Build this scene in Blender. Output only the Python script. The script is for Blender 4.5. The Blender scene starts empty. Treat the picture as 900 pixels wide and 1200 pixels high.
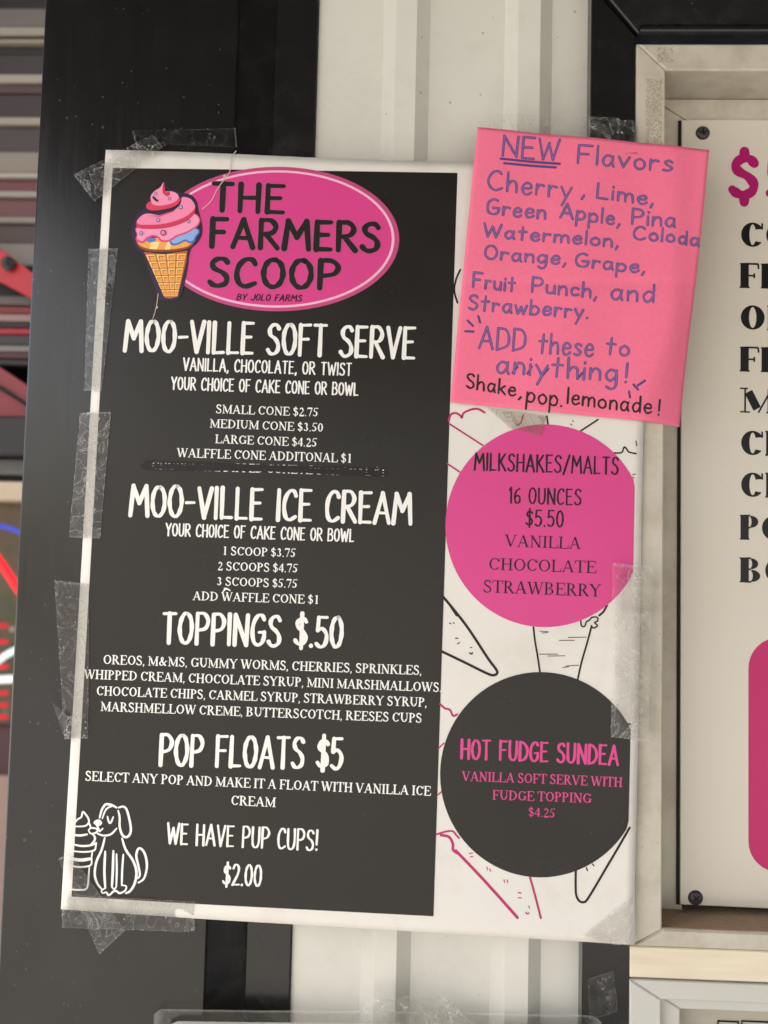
import bpy, math, random
from mathutils import Vector, Matrix, noise
random.seed(7)
scene = bpy.context.scene
COL = scene.collection
R = math.radians

# ------------------------------------------------------------------ camera
FPX, DIST, CAMZ = 1200.0, 0.837, 1.45
wn = Vector((.042, .072, .9965)).normalized()            # wall normal seen from the camera (x right, y down, z ahead)
wu = Vector((.5, -13.83, 1)); wu -= wn * wu.dot(wn); wu.normalize()
wr = Vector((0.99846988, 0.0328833, -0.04445894)); wr -= wn * wr.dot(wn) + wu * wr.dot(wu); wr.normalize()
a_ = .0125                                               # the building is plumb, the poster hangs a little askew
wu, wr = (wu - wr * a_).normalized(), (wr + wu * a_).normalized()
CAM = Vector((0, -DIST, CAMZ))
def ray(px, py):
    d = Vector(((px - 450) / FPX, (py - 600) / FPX, 1))
    return Vector((wr.dot(d), wn.dot(d), wu.dot(d)))
def P(px, py, y=0.0):
    d = ray(px, py)
    return CAM + d * ((y + DIST) / d.y)
def px_of(p):
    q = p - CAM
    c = wr * q.x + wn * q.y + wu * q.z
    return 450 + FPX * c.x / c.z, 600 + FPX * c.y / c.z
cam_d = bpy.data.cameras.new('camera'); cam = bpy.data.objects.new('camera', cam_d); COL.objects.link(cam)
scene.camera = cam
cx = Vector((wr.x, wn.x, wu.x)); cy = -Vector((wr.y, wn.y, wu.y)); cz = -Vector((wr.z, wn.z, wu.z))
cam.matrix_world = Matrix(((cx.x, cy.x, cz.x, CAM.x), (cx.y, cy.y, cz.y, CAM.y), (cx.z, cy.z, cz.z, CAM.z), (0, 0, 0, 1)))
cam_d.sensor_fit = 'VERTICAL'; cam_d.sensor_height = 36; cam_d.sensor_width = 36; cam_d.lens = 36
cam_d.clip_start = .02; cam_d.clip_end = 400
cam_d.dof.use_dof = True; cam_d.dof.focus_distance = .845; cam_d.dof.aperture_fstop = 6

# ------------------------------------------------------------------ light
SUN_EL, SUN_AZ = 52, -35            # azimuth from straight behind the camera, minus = from its left
w = bpy.data.worlds.new('World'); scene.world = w; w.use_nodes = True
nt = w.node_tree; bg = nt.nodes['Background']
sky = nt.nodes.new('ShaderNodeTexSky'); sky.sky_type = 'NISHITA'; sky.sun_disc = False
sky.sun_elevation = R(SUN_EL); sky.sun_rotation = R(180 - SUN_AZ)
sky.dust_density = 4.0; sky.air_density = 1.0; sky.ozone_density = .6
nt.links.new(sky.outputs[0], bg.inputs[0]); bg.inputs[1].default_value = .14
sun_d = bpy.data.lights.new('sun', 'SUN'); sun = bpy.data.objects.new('sun', sun_d); COL.objects.link(sun)
sun_d.energy = 4.5; sun_d.angle = R(.6); sun_d.color = (1, .96, .89)
sd = Vector((math.sin(R(SUN_AZ)) * math.cos(R(SUN_EL)), -math.cos(R(SUN_AZ)) * math.cos(R(SUN_EL)), math.sin(R(SUN_EL))))
sun.rotation_euler = sd.to_track_quat('Z', 'Y').to_euler(); sun.location = sd * 20
vs = scene.view_settings; vs.view_transform = 'Standard'; vs.look = 'None'; vs.gamma = 1; vs.exposure = 1.38
vs.use_curve_mapping = False
scene.cycles.transparent_max_bounces = 24

# ------------------------------------------------------------------ materials
def lin(c):
    return tuple(((v / 255) / 12.92 if v / 255 <= .04045 else ((v / 255 + .055) / 1.055) ** 2.4) for v in c)
MATS = {}
def mat(name, col, rough=.5, spec=.5, metal=0, var=.08, vscale=60, bump=0, bscale=300, stretch=None,
        specks=None, grime=None, coat=0, emit=None, rvar=0):
    """procedural material; col, specks and grime are linear rgb"""
    if name in MATS: return MATS[name]
    m = bpy.data.materials.new(name); m.use_nodes = True; MATS[name] = m
    n = m.node_tree.nodes; l = m.node_tree.links; b = n['Principled BSDF']
    b.inputs['Roughness'].default_value = rough; b.inputs['Metallic'].default_value = metal
    b.inputs['Specular IOR Level'].default_value = spec
    if coat: b.inputs['Coat Weight'].default_value = coat; b.inputs['Coat Roughness'].default_value = .12
    tc = n.new('ShaderNodeTexCoord'); mp = n.new('ShaderNodeMapping'); l.new(tc.outputs['Object'], mp.inputs[0])
    if stretch: mp.inputs['Scale'].default_value = stretch
    nz = n.new('ShaderNodeTexNoise'); nz.inputs['Scale'].default_value = vscale; nz.inputs['Detail'].default_value = 5
    l.new(mp.outputs[0], nz.inputs['Vector'])
    mx = n.new('ShaderNodeMix'); mx.data_type = 'RGBA'
    mx.inputs[6].default_value = (*[c * (1 - var) for c in col], 1); mx.inputs[7].default_value = (*[min(1, c * (1 + var)) for c in col], 1)
    l.new(nz.outputs['Fac'], mx.inputs[0]); out = mx.outputs[2]
    def over(fac, c):
        nonlocal out
        k = n.new('ShaderNodeMix'); k.data_type = 'RGBA'; l.new(fac, k.inputs[0]); l.new(out, k.inputs[6]); k.inputs[7].default_value = (*c, 1); out = k.outputs[2]
    if grime:                                   # soft dirt patches: (colour, scale, low, high, amount)
        c, s, lo, hi, am = grime
        g = n.new('ShaderNodeTexNoise'); g.inputs['Scale'].default_value = s; g.inputs['Detail'].default_value = 8; g.inputs['Roughness'].default_value = .7
        l.new(tc.outputs['Object'], g.inputs['Vector'])
        r = n.new('ShaderNodeMapRange'); r.inputs[1].default_value = lo; r.inputs[2].default_value = hi; r.inputs[4].default_value = am
        l.new(g.outputs['Fac'], r.inputs[0]); over(r.outputs[0], c)
    if specks:                                  # dust grains: (colour, scale, radius, amount)
        c, s, rad, am = specks
        v = n.new('ShaderNodeTexVoronoi'); v.inputs['Scale'].default_value = s; l.new(tc.outputs['Object'], v.inputs['Vector'])
        g = n.new('ShaderNodeTexNoise'); g.inputs['Scale'].default_value = s * .06; g.inputs['Detail'].default_value = 3; l.new(tc.outputs['Object'], g.inputs['Vector'])
        q = n.new('ShaderNodeMath'); q.operation = 'MULTIPLY'; l.new(g.outputs['Fac'], q.inputs[0]); q.inputs[1].default_value = rad * 2
        q2 = n.new('ShaderNodeMath'); q2.operation = 'SUBTRACT'; l.new(q.outputs[0], q2.inputs[0]); q2.inputs[1].default_value = rad * .55
        sp = n.new('ShaderNodeSeparateColor'); l.new(v.outputs['Color'], sp.inputs[0])
        q3 = n.new('ShaderNodeMath'); q3.operation = 'MULTIPLY'; l.new(q2.outputs[0], q3.inputs[0]); l.new(sp.outputs[0], q3.inputs[1])
        lt = n.new('ShaderNodeMath'); lt.operation = 'LESS_THAN'; l.new(v.outputs['Distance'], lt.inputs[0]); l.new(q3.outputs[0], lt.inputs[1])
        q4 = n.new('ShaderNodeMath'); q4.operation = 'MULTIPLY'; l.new(lt.outputs[0], q4.inputs[0]); q4.inputs[1].default_value = am
        over(q4.outputs[0], c)
    l.new(out, b.inputs['Base Color'])
    if rvar:
        r = n.new('ShaderNodeMapRange'); r.inputs[1].default_value = .3; r.inputs[2].default_value = .7
        r.inputs[3].default_value = max(.02, rough - rvar); r.inputs[4].default_value = rough + rvar
        l.new(nz.outputs['Fac'], r.inputs[0]); l.new(r.outputs[0], b.inputs['Roughness'])
    if bump:
        bn = n.new('ShaderNodeTexNoise'); bn.inputs['Scale'].default_value = bscale; bn.inputs['Detail'].default_value = 4
        l.new(mp.outputs[0], bn.inputs['Vector'])
        bp = n.new('ShaderNodeBump'); bp.inputs['Strength'].default_value = bump; bp.inputs['Distance'].default_value = .001
        l.new(bn.outputs['Fac'], bp.inputs['Height']); l.new(bp.outputs[0], b.inputs['Normal'])
    if emit:
        b.inputs['Emission Color'].default_value = (*emit[0], 1); b.inputs['Emission Strength'].default_value = emit[1]
    return m

def film(name, haze=.1, tint=(.95, .95, .93), rough=.05, bump=.32, bscale=120, bubbles=.7):
    """clear adhesive film: mostly see-through, a little milky, glossy, with trapped air"""
    m = bpy.data.materials.new(name); m.use_nodes = True
    n = m.node_tree.nodes; l = m.node_tree.links; n.remove(n['Principled BSDF'])
    tc = n.new('ShaderNodeTexCoord')
    tr = n.new('ShaderNodeBsdfTransparent'); tr.inputs[0].default_value = (.99, .99, .985, 1)
    df = n.new('ShaderNodeBsdfDiffuse'); df.inputs[0].default_value = (*tint, 1)
    tl = n.new('ShaderNodeBsdfTranslucent'); tl.inputs[0].default_value = (*tint, 1)
    dm = n.new('ShaderNodeMixShader'); dm.inputs[0].default_value = .5; l.new(df.outputs[0], dm.inputs[1]); l.new(tl.outputs[0], dm.inputs[2])
    gl = n.new('ShaderNodeBsdfGlossy'); gl.inputs['Roughness'].default_value = rough
    bn = n.new('ShaderNodeTexNoise'); bn.inputs['Scale'].default_value = bscale; bn.inputs['Detail'].default_value = 3; bn.inputs['Distortion'].default_value = 1.5
    l.new(tc.outputs['Object'], bn.inputs['Vector'])
    bp = n.new('ShaderNodeBump'); bp.inputs['Strength'].default_value = bump; bp.inputs['Distance'].default_value = .0015
    l.new(bn.outputs['Fac'], bp.inputs['Height']); l.new(bp.outputs[0], gl.inputs['Normal'])
    def math_(op, x, y=None, z=None, clamp=False):
        k = n.new('ShaderNodeMath'); k.operation = op; k.use_clamp = clamp
        for i, q in enumerate((x, y, z)):
            if q is None: continue
            if isinstance(q, (int, float)): k.inputs[i].default_value = q
            else: l.new(q, k.inputs[i])
        return k.outputs[0]
    def noise_(scale, detail=3, dist=0):
        k = n.new('ShaderNodeTexNoise'); k.inputs['Scale'].default_value = scale; k.inputs['Detail'].default_value = detail; k.inputs['Distortion'].default_value = dist
        l.new(tc.outputs['Object'], k.inputs['Vector']); return k.outputs['Fac']
    def ramp(x, lo, hi, o0=0.0, o1=1.0):
        k = n.new('ShaderNodeMapRange'); k.inputs[1].default_value = lo; k.inputs[2].default_value = hi; k.inputs[3].default_value = o0; k.inputs[4].default_value = o1
        l.new(x, k.inputs[0]); return k.outputs[0]
    vo = n.new('ShaderNodeTexVoronoi'); vo.inputs['Scale'].default_value = 330; l.new(tc.outputs['Object'], vo.inputs['Vector'])
    sp = n.new('ShaderNodeSeparateColor'); l.new(vo.outputs['Color'], sp.inputs[0])
    bub = math_('LESS_THAN', vo.outputs['Distance'], math_('MULTIPLY', ramp(noise_(45), .48, .72, 0, .6), sp.outputs[0]))
    crease_glint = math_('POWER', math_('SUBTRACT', 1, math_('ABSOLUTE', math_('MULTIPLY_ADD', noise_(38, 2, 2.5), 2, -1))), 40)  # whitened streaks painted into the mix as wrinkle glints
    patch_ = ramp(noise_(70, 4, 1), .50, .60, .35, 1.5)
    uv = n.new('ShaderNodeSeparateXYZ'); l.new(tc.outputs['UV'], uv.inputs[0])
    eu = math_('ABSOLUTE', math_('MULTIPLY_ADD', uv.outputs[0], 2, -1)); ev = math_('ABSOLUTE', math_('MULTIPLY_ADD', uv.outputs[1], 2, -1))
    edge = math_('MAXIMUM', ramp(eu, .955, .985), ramp(ev, .955, .985))  # border whitened as well, for brighter edge lines
    f = math_('MULTIPLY', patch_, haze)
    f = math_('ADD', f, math_('MULTIPLY', crease_glint, .42 * min(1, bump * 2)))
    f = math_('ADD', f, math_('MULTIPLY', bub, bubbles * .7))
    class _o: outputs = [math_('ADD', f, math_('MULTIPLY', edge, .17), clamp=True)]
    ad = _o
    m1 = n.new('ShaderNodeMixShader'); l.new(ad.outputs[0], m1.inputs[0]); l.new(tr.outputs[0], m1.inputs[1]); l.new(dm.outputs[0], m1.inputs[2])
    fr = n.new('ShaderNodeFresnel'); fr.inputs[0].default_value = 1.42
    m2 = n.new('ShaderNodeMixShader'); l.new(fr.outputs[0], m2.inputs[0]); l.new(m1.outputs[0], m2.inputs[1]); l.new(gl.outputs[0], m2.inputs[2])
    l.new(m2.outputs[0], n['Material Output'].inputs['Surface'])
    return m

M_paper = mat('poster_paper', (.79, .768, .72), .42, .4, var=.04, vscale=14, grime=((.52, .43, .31), 11, .50, .78, .40), bump=.2, bscale=22)
M_ink = mat('black_print', (.0145, .0125, .0108), .31, .36, var=.14, vscale=12, specks=((.14, .13, .12), 170, .15, .4), bump=.16, bscale=18, rvar=.06)
M_white = mat('white_print', (.90, .89, .86), .42, .4, var=.03)
M_pink = mat('magenta_print', lin((218, 68, 142)), .34, .4, var=.05, vscale=18, bump=.12, bscale=22)
M_pinkline = mat('pale_pink_print', lin((255, 190, 222)), .4, .4, var=.04)
M_pinkedge = mat('deep_magenta_print', lin((196, 74, 128)), .4, .4, var=.04)
M_type = mat('charcoal_print', (.014, .0115, .0125), .4, .3, var=.1)
M_halo = mat('mauve_print', lin((186, 92, 134)), .4, .4, var=.05)
M_doodle_p = mat('magenta_line_print', lin((186, 34, 104)), .4, .4)
M_marker = mat('black_marker', (.011, .006, .0085), .42, .35, var=.3, vscale=200, bump=.1)
M_note = mat('pink_card', lin((255, 122, 156)), .62, .25, var=.10, vscale=330, bump=.25, bscale=700)
M_purple = mat('purple_marker', lin((88, 70, 138)), .5, .3, var=.2, vscale=260)
M_purple2 = mat('washed_purple_marker', lin((142, 112, 172)), .5, .3, var=.2, vscale=260)
M_blackpen = mat('black_pen', (.02, .012, .02), .45, .4, var=.2)
M_post = mat('black_painted_steel', (.0075, .0072, .0070), .21, .5, var=.06, vscale=260, stretch=(1, 1, .05), bump=.035, bscale=1100,
             specks=((.15, .145, .14), 130, .22, .34), grime=((.028, .026, .024), 9, .48, .85, .5), rvar=.03)
M_flash = mat('black_flashing', (.010, .0095, .0098), .24, .5, var=.25, vscale=50, bump=.06, bscale=60, specks=((.4, .4, .4), 160, .09, .5), grime=((.06, .055, .05), 12, .58, .85, .5), rvar=.08)
M_siding = mat('white_siding', (.74, .733, .672), .34, .5, var=.035, vscale=9, specks=((.20, .165, .13), 75, .14, .5), grime=((.46, .42, .35), 6, .48, .8, .45), bump=.12, bscale=16)
M_frame = mat('almond_vinyl', (.60, .56, .475), .45, .4, var=.05, vscale=40, specks=((.22, .17, .11), 170, .2, .5), grime=((.30, .24, .16), 22, .46, .76, .6), bump=.08, bscale=300)
M_residue = mat('glue_residue', (.40, .335, .22), .7, .3, var=.5, vscale=500, bump=.5, bscale=700)
M_sill = mat('brown_dust', (.42, .31, .215), .8, .2, var=.3, vscale=300, bump=.4, bscale=500)
M_board = mat('white_sign_aluminium', (.72, .675, .59), .16, .5, var=.02, vscale=8, bump=.12, bscale=420, specks=((.3, .26, .2), 60, .06, .4))
M_boardpink = mat('magenta_vinyl', lin((196, 28, 106)), .3, .4, var=.02, bump=.06, bscale=420)
M_boardblack = mat('black_vinyl', (.008, .0075, .008), .3, .35, var=.1, bump=.06, bscale=420)
M_boarddollar = mat('deep_magenta_vinyl', lin((176, 24, 108)), .25, .5, var=.03)
M_dark = mat('shadow_gap_and_black_parts', (.008, .008, .009), .6, .3)  # plain near-black for dark parts and the painted shadow gap
M_screw = mat('black_screw', (.055, .052, .05), .45, .5, metal=.2, var=.3, vscale=300)
M_plank = mat('cream_plank', (.80, .71, .55), .5, .4, var=.16, vscale=22, stretch=(.6, 1, 9), bump=.06, bscale=120, specks=((.5, .4, .25), 220, .1, .4))
M_sash = mat('tan_sash', (.46, .43, .36), .45, .4, var=.05, grime=((.3, .26, .2), 20, .5, .8, .4))
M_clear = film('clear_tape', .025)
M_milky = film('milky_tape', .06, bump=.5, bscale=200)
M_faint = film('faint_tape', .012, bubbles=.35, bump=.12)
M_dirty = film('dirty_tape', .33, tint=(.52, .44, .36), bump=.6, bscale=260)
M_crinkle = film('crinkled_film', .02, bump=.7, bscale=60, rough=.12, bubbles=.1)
M_glint = film('glinting_film', .10, bump=1.0, bscale=50, rough=.1, bubbles=.0)  # raised haze paints the glints of the crumpled scrap
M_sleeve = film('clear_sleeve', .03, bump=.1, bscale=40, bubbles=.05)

n_ = M_residue.node_tree.nodes; l_ = M_residue.node_tree.links      # patchy: the vinyl shows through
tc_ = n_.new('ShaderNodeTexCoord'); nz_ = n_.new('ShaderNodeTexNoise'); nz_.inputs['Scale'].default_value = 1100; nz_.inputs['Detail'].default_value = 3
mr_ = n_.new('ShaderNodeMapRange'); mr_.inputs[1].default_value = .42; mr_.inputs[2].default_value = .62; mr_.inputs[4].default_value = .42
l_.new(tc_.outputs['Object'], nz_.inputs['Vector']); l_.new(nz_.outputs['Fac'], mr_.inputs[0]); l_.new(mr_.outputs[0], n_['Principled BSDF'].inputs['Alpha'])

# ------------------------------------------------------------------ mesh helpers
def new_obj(name, verts, faces, m=None, parent=None, smooth=False):
    me = bpy.data.meshes.new(name); me.from_pydata([tuple(v) for v in verts], [], faces); me.update()
    o = bpy.data.objects.new(name, me); COL.objects.link(o)
    if m: me.materials.append(m)
    if smooth:
        for p in me.polygons: p.use_smooth = True
    if parent: o.parent = parent
    return o
def tag(o, label=None, cat=None, group=None, kind=None):
    for k, v in (('label', label), ('category', cat), ('group', group), ('kind', kind)):
        if v: o[k] = v
    return o
def thing(name, label, cat, group=None):
    o = bpy.data.objects.new(name, None); COL.objects.link(o); o.empty_display_size = .02
    return tag(o, label, cat, group)
def prism(name, poly, y0, y1, m, parent=None, bev=.0008):
    """poly: list of (x, z), extruded from y0 (front) to y1; front edge softened"""
    n = len(poly); c = Vector((sum(p[0] for p in poly) / n, sum(p[1] for p in poly) / n))
    ar = sum(poly[i][0] * poly[(i + 1) % n][1] - poly[(i + 1) % n][0] * poly[i][1] for i in range(n))
    if ar < 0: poly = poly[::-1]
    v = []; fs = []
    ins = []
    for i in range(n):                       # inset polygon for the bevel
        a, b, d = Vector(poly[i - 1]), Vector(poly[i]), Vector(poly[(i + 1) % n])
        e1 = (b - a).normalized(); e2 = (d - b).normalized()
        n1 = Vector((-e1.y, e1.x)); n2 = Vector((-e2.y, e2.x))
        k = n1 + n2; den = max(.3, 1 + n1.dot(n2)); ins.append(b + k * (bev / den))
    for p in ins: v.append((p.x, y0, p.y))
    for p in poly: v.append((p[0], y0 + bev, p[1]))
    for p in poly: v.append((p[0], y1, p[1]))
    fs.append(tuple(range(n)))
    for r in range(2):
        for i in range(n):
            j = (i + 1) % n
            fs.append((r * n + i, (r + 1) * n + i, (r + 1) * n + j, r * n + j))
    fs.append(tuple(range(3 * n - 1, 2 * n - 1, -1)))
    return new_obj(name, v, fs, m, parent)
def boxp(name, x0, x1, y0, y1, z0, z1, m, parent=None, bev=.0008):
    return prism(name, [(x0, z0), (x1, z0), (x1, z1), (x0, z1)], y0, y1, m, parent, bev)
def extrude_z(name, prof, z0, z1, m, parent=None, nz=1, smooth=False):
    """open profile of (x, y) swept upright"""
    v = []; fs = []; n = len(prof)
    for k in range(nz + 1):
        z = z0 + (z1 - z0) * k / nz
        for x, y in prof: v.append((x, y, z))
    for k in range(nz):
        for i in range(n - 1):
            a = k * n + i; fs.append((a, a + 1, a + n + 1, a + n))
    return new_obj(name, v, fs, m, parent, smooth)
def lathe(name, prof, c, m, parent=None, n=20, axis='y'):
    """prof: (radius, depth) pairs round an axis through c towards the camera"""
    v = []; fs = []
    for r, d in prof:
        for i in range(n):
            t = 2 * math.pi * i / n; v.append((c[0] + r * math.cos(t), c[1] - d, c[2] + r * math.sin(t)))
    for k in range(len(prof) - 1):
        for i in range(n):
            j = (i + 1) % n; fs.append((k * n + i, k * n + j, (k + 1) * n + j, (k + 1) * n + i))
    fs.append(tuple((len(prof) - 1) * n + i for i in range(n)))
    return new_obj(name, v, fs, m, parent, True)
def sheet(name, fn, nu, nv, thick, m, parent=None, film_=False):
    """thin sheet: fn(u, v) gives the front point, back lies thick behind"""
    v = []; fs = []
    for b in ((0,) if film_ else (0, 1)):
        for j in range(nv + 1):
            for i in range(nu + 1):
                p = fn(i / nu, j / nv); v.append((p.x, p.y + b * thick, p.z))
    s = nu + 1; N = s * (nv + 1)
    for j in range(nv):
        for i in range(nu):
            a = j * s + i
            fs.append((a, a + s, a + s + 1, a + 1))
            if not film_: fs.append((N + a, N + a + 1, N + a + s + 1, N + a + s))
    if film_:
        o = new_obj(name, v, fs, m, parent, True); uvl = o.data.uv_layers.new(name='UVMap')
        for lp in o.data.loops: uvl.data[lp.index].uv = ((lp.vertex_index % s) / nu, (lp.vertex_index // s) / nv)
        return o
    for i in range(nu):
        fs.append((i, i + 1, N + i + 1, N + i)); a = nv * s + i; fs.append((a + 1, a, N + a, N + a + 1))
    for j in range(nv):
        a = j * s; fs.append((a + s, a, N + a, N + a + s)); a = j * s + nu; fs.append((a, a + s, N + a + s, N + a))
    return new_obj(name, v, fs, m, parent, True)

# surfaces that carry print: pixel of the photograph -> point on the (slightly buckled) sheet
def sstep(a, b, x):
    t = max(0, min(1, (x - a) / (b - a))); return t * t * (3 - 2 * t)
def poster_d(p):
    x, z = p.x, p.z
    d = .0012 + .0005 * math.sin(9 * x + 5 * z) + .0002 * math.sin(17 * z + 4 * x + 1)
    d += .0035 * sstep(.10, .175, x) * (.5 + .5 * math.sin(15 * z + .6))
    d += .0040 * sstep(1.235, 1.175, z) * sstep(-.3, -.15, x)
    d -= .0010 * sstep(1.792, 1.815, z)
    return d
def W(px, py, lift=0):
    p = P(px, py); p.y = -poster_d(p) - lift; return p
def note_d(p, px, py):
    u = (px - 545) / 270; v = (py - 170) / 320
    d = .0072 + .0008 * math.sin(14 * u + 3 * v) + .0007 * math.sin(4 * v + 1)
    e = (px - 800) * .95 + (py - 310) * .28           # soft bend running down to the lower right
    d -= .011 * sstep(-3, 55, e) * sstep(.3, .75, v) + .003 * sstep(.88, 1, u)
    d -= .0022 * math.exp(-((py - 335) / 5) ** 2) * .35
    return d
def WN(px, py, lift=0):
    p = P(px, py); p.y = -note_d(p, px, py) - lift; return p

class Ink:
    """collects flat print (ribbons, fills) and builds it as one mesh lying on a sheet"""
    def __init__(s, surf, lift): s.v = []; s.f = []; s.surf = surf; s.lift = lift; s.k = 0
    def _l(s): s.k += 1; return s.lift + (s.k % 24) * 4e-6
    def add(s, pts, faces):
        b = len(s.v); L = s._l(); s.v += [s.surf(x, y, L) for x, y in pts]; s.f += [tuple(b + i for i in f) for f in faces]
    def ribbon(s, pts, ws, cap=True):
        pts = [Vector(p) for p in pts]; n = len(pts); L = []; Rr = []
        if n < 2: return
        for i, p in enumerate(pts):
            t = (pts[min(i + 1, n - 1)] - pts[max(i - 1, 0)])
            if t.length < 1e-9: t = Vector((1, 0))
            t.normalize(); q = Vector((-t.y, t.x)) * ws[i] * .5
            L.append(p + q); Rr.append(p - q)
        poly = L + Rr; fs = [(i, i + 1, n + i + 1, n + i) for i in range(n - 1)]
        if cap:
            for end in (0, n - 1):
                t = (pts[0] - pts[1]) if end == 0 else (pts[-1] - pts[-2]); t.normalize(); q = Vector((-t.y, t.x))
                r = ws[end] * .5; b = len(poly)
                for k in range(1, 6):
                    a = math.pi * k / 6; poly.append(pts[end] + q * r * math.cos(a) + t * r * math.sin(a))
                ring = [b + k for k in range(5)]
                fs.append((n, *ring, 0) if end == 0 else (n - 1, *ring, 2 * n - 1))
        s.add([(p.x, p.y) for p in poly], fs)
    def line(s, pts, wd, smooth=True, taper=0, closed=False, cap=True):
        q = spline(pts, closed) if smooth and len(pts) > 2 else dense(pts)
        n = len(q); ws = [wd * (1 - taper * abs(2 * i / max(1, n - 1) - 1) ** 3) for i in range(n)]
        s.ribbon(q, ws, cap and not closed)
    def fill(s, pts):
        pts = spline(pts, True, 3) if len(pts) > 6 else pts
        s.add(pts, [tuple(range(len(pts)))])
    def disc(s, c, rx, ry=None, clip=None, rings=1, n=24):
        ry = ry or rx; pts = [c]; fs = []
        def cl(t, k):                                  # a straight cut on the right shortens the spoke
            dx, dy = rx * math.cos(t), ry * math.sin(t); f = 1
            if clip and dx > 1e-6:
                for _ in range(4): f = min(1, (clip(c[1] + dy * f) - c[0]) / dx)
            return (c[0] + dx * f * k, c[1] + dy * f * k)
        for k in range(1, rings + 1):
            for i in range(n):
                t = 2 * math.pi * i / n; pts.append(cl(t, k / rings))
        for i in range(n): fs.append((0, 1 + i, 1 + (i + 1) % n))
        for k in range(rings - 1):
            for i in range(n):
                a = 1 + k * n; j = (i + 1) % n; fs.append((a + i, a + n + i, a + n + j, a + j))
        s.add(pts, fs)
    def build(s, name, m, parent):
        o = new_obj(name, s.v, s.f, m, parent)
        return o
def dense(pts, k=2):
    r = []
    for i in range(len(pts) - 1):
        for j in range(k): t = j / k; r.append((pts[i][0] * (1 - t) + pts[i + 1][0] * t, pts[i][1] * (1 - t) + pts[i + 1][1] * t))
    r.append(tuple(pts[-1])); return r
def spline(pts, closed=False, k=5):
    n = len(pts); out = []
    g = (lambda i: pts[i % n]) if closed else (lambda i: pts[max(0, min(n - 1, i))])
    for i in range(n if closed else n - 1):
        a, b, c, d = g(i - 1), g(i), g(i + 1), g(i + 2)
        for j in range(k):
            t = j / k
            out.append(tuple(.5 * (2 * b[q] + (c[q] - a[q]) * t + (2 * a[q] - 5 * b[q] + 4 * c[q] - d[q]) * t * t + (3 * b[q] - a[q] - 3 * c[q] + d[q]) * t ** 3) for q in (0, 1)))
    out.append(tuple(pts[0]) if closed else tuple(pts[-1])); return out

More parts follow.
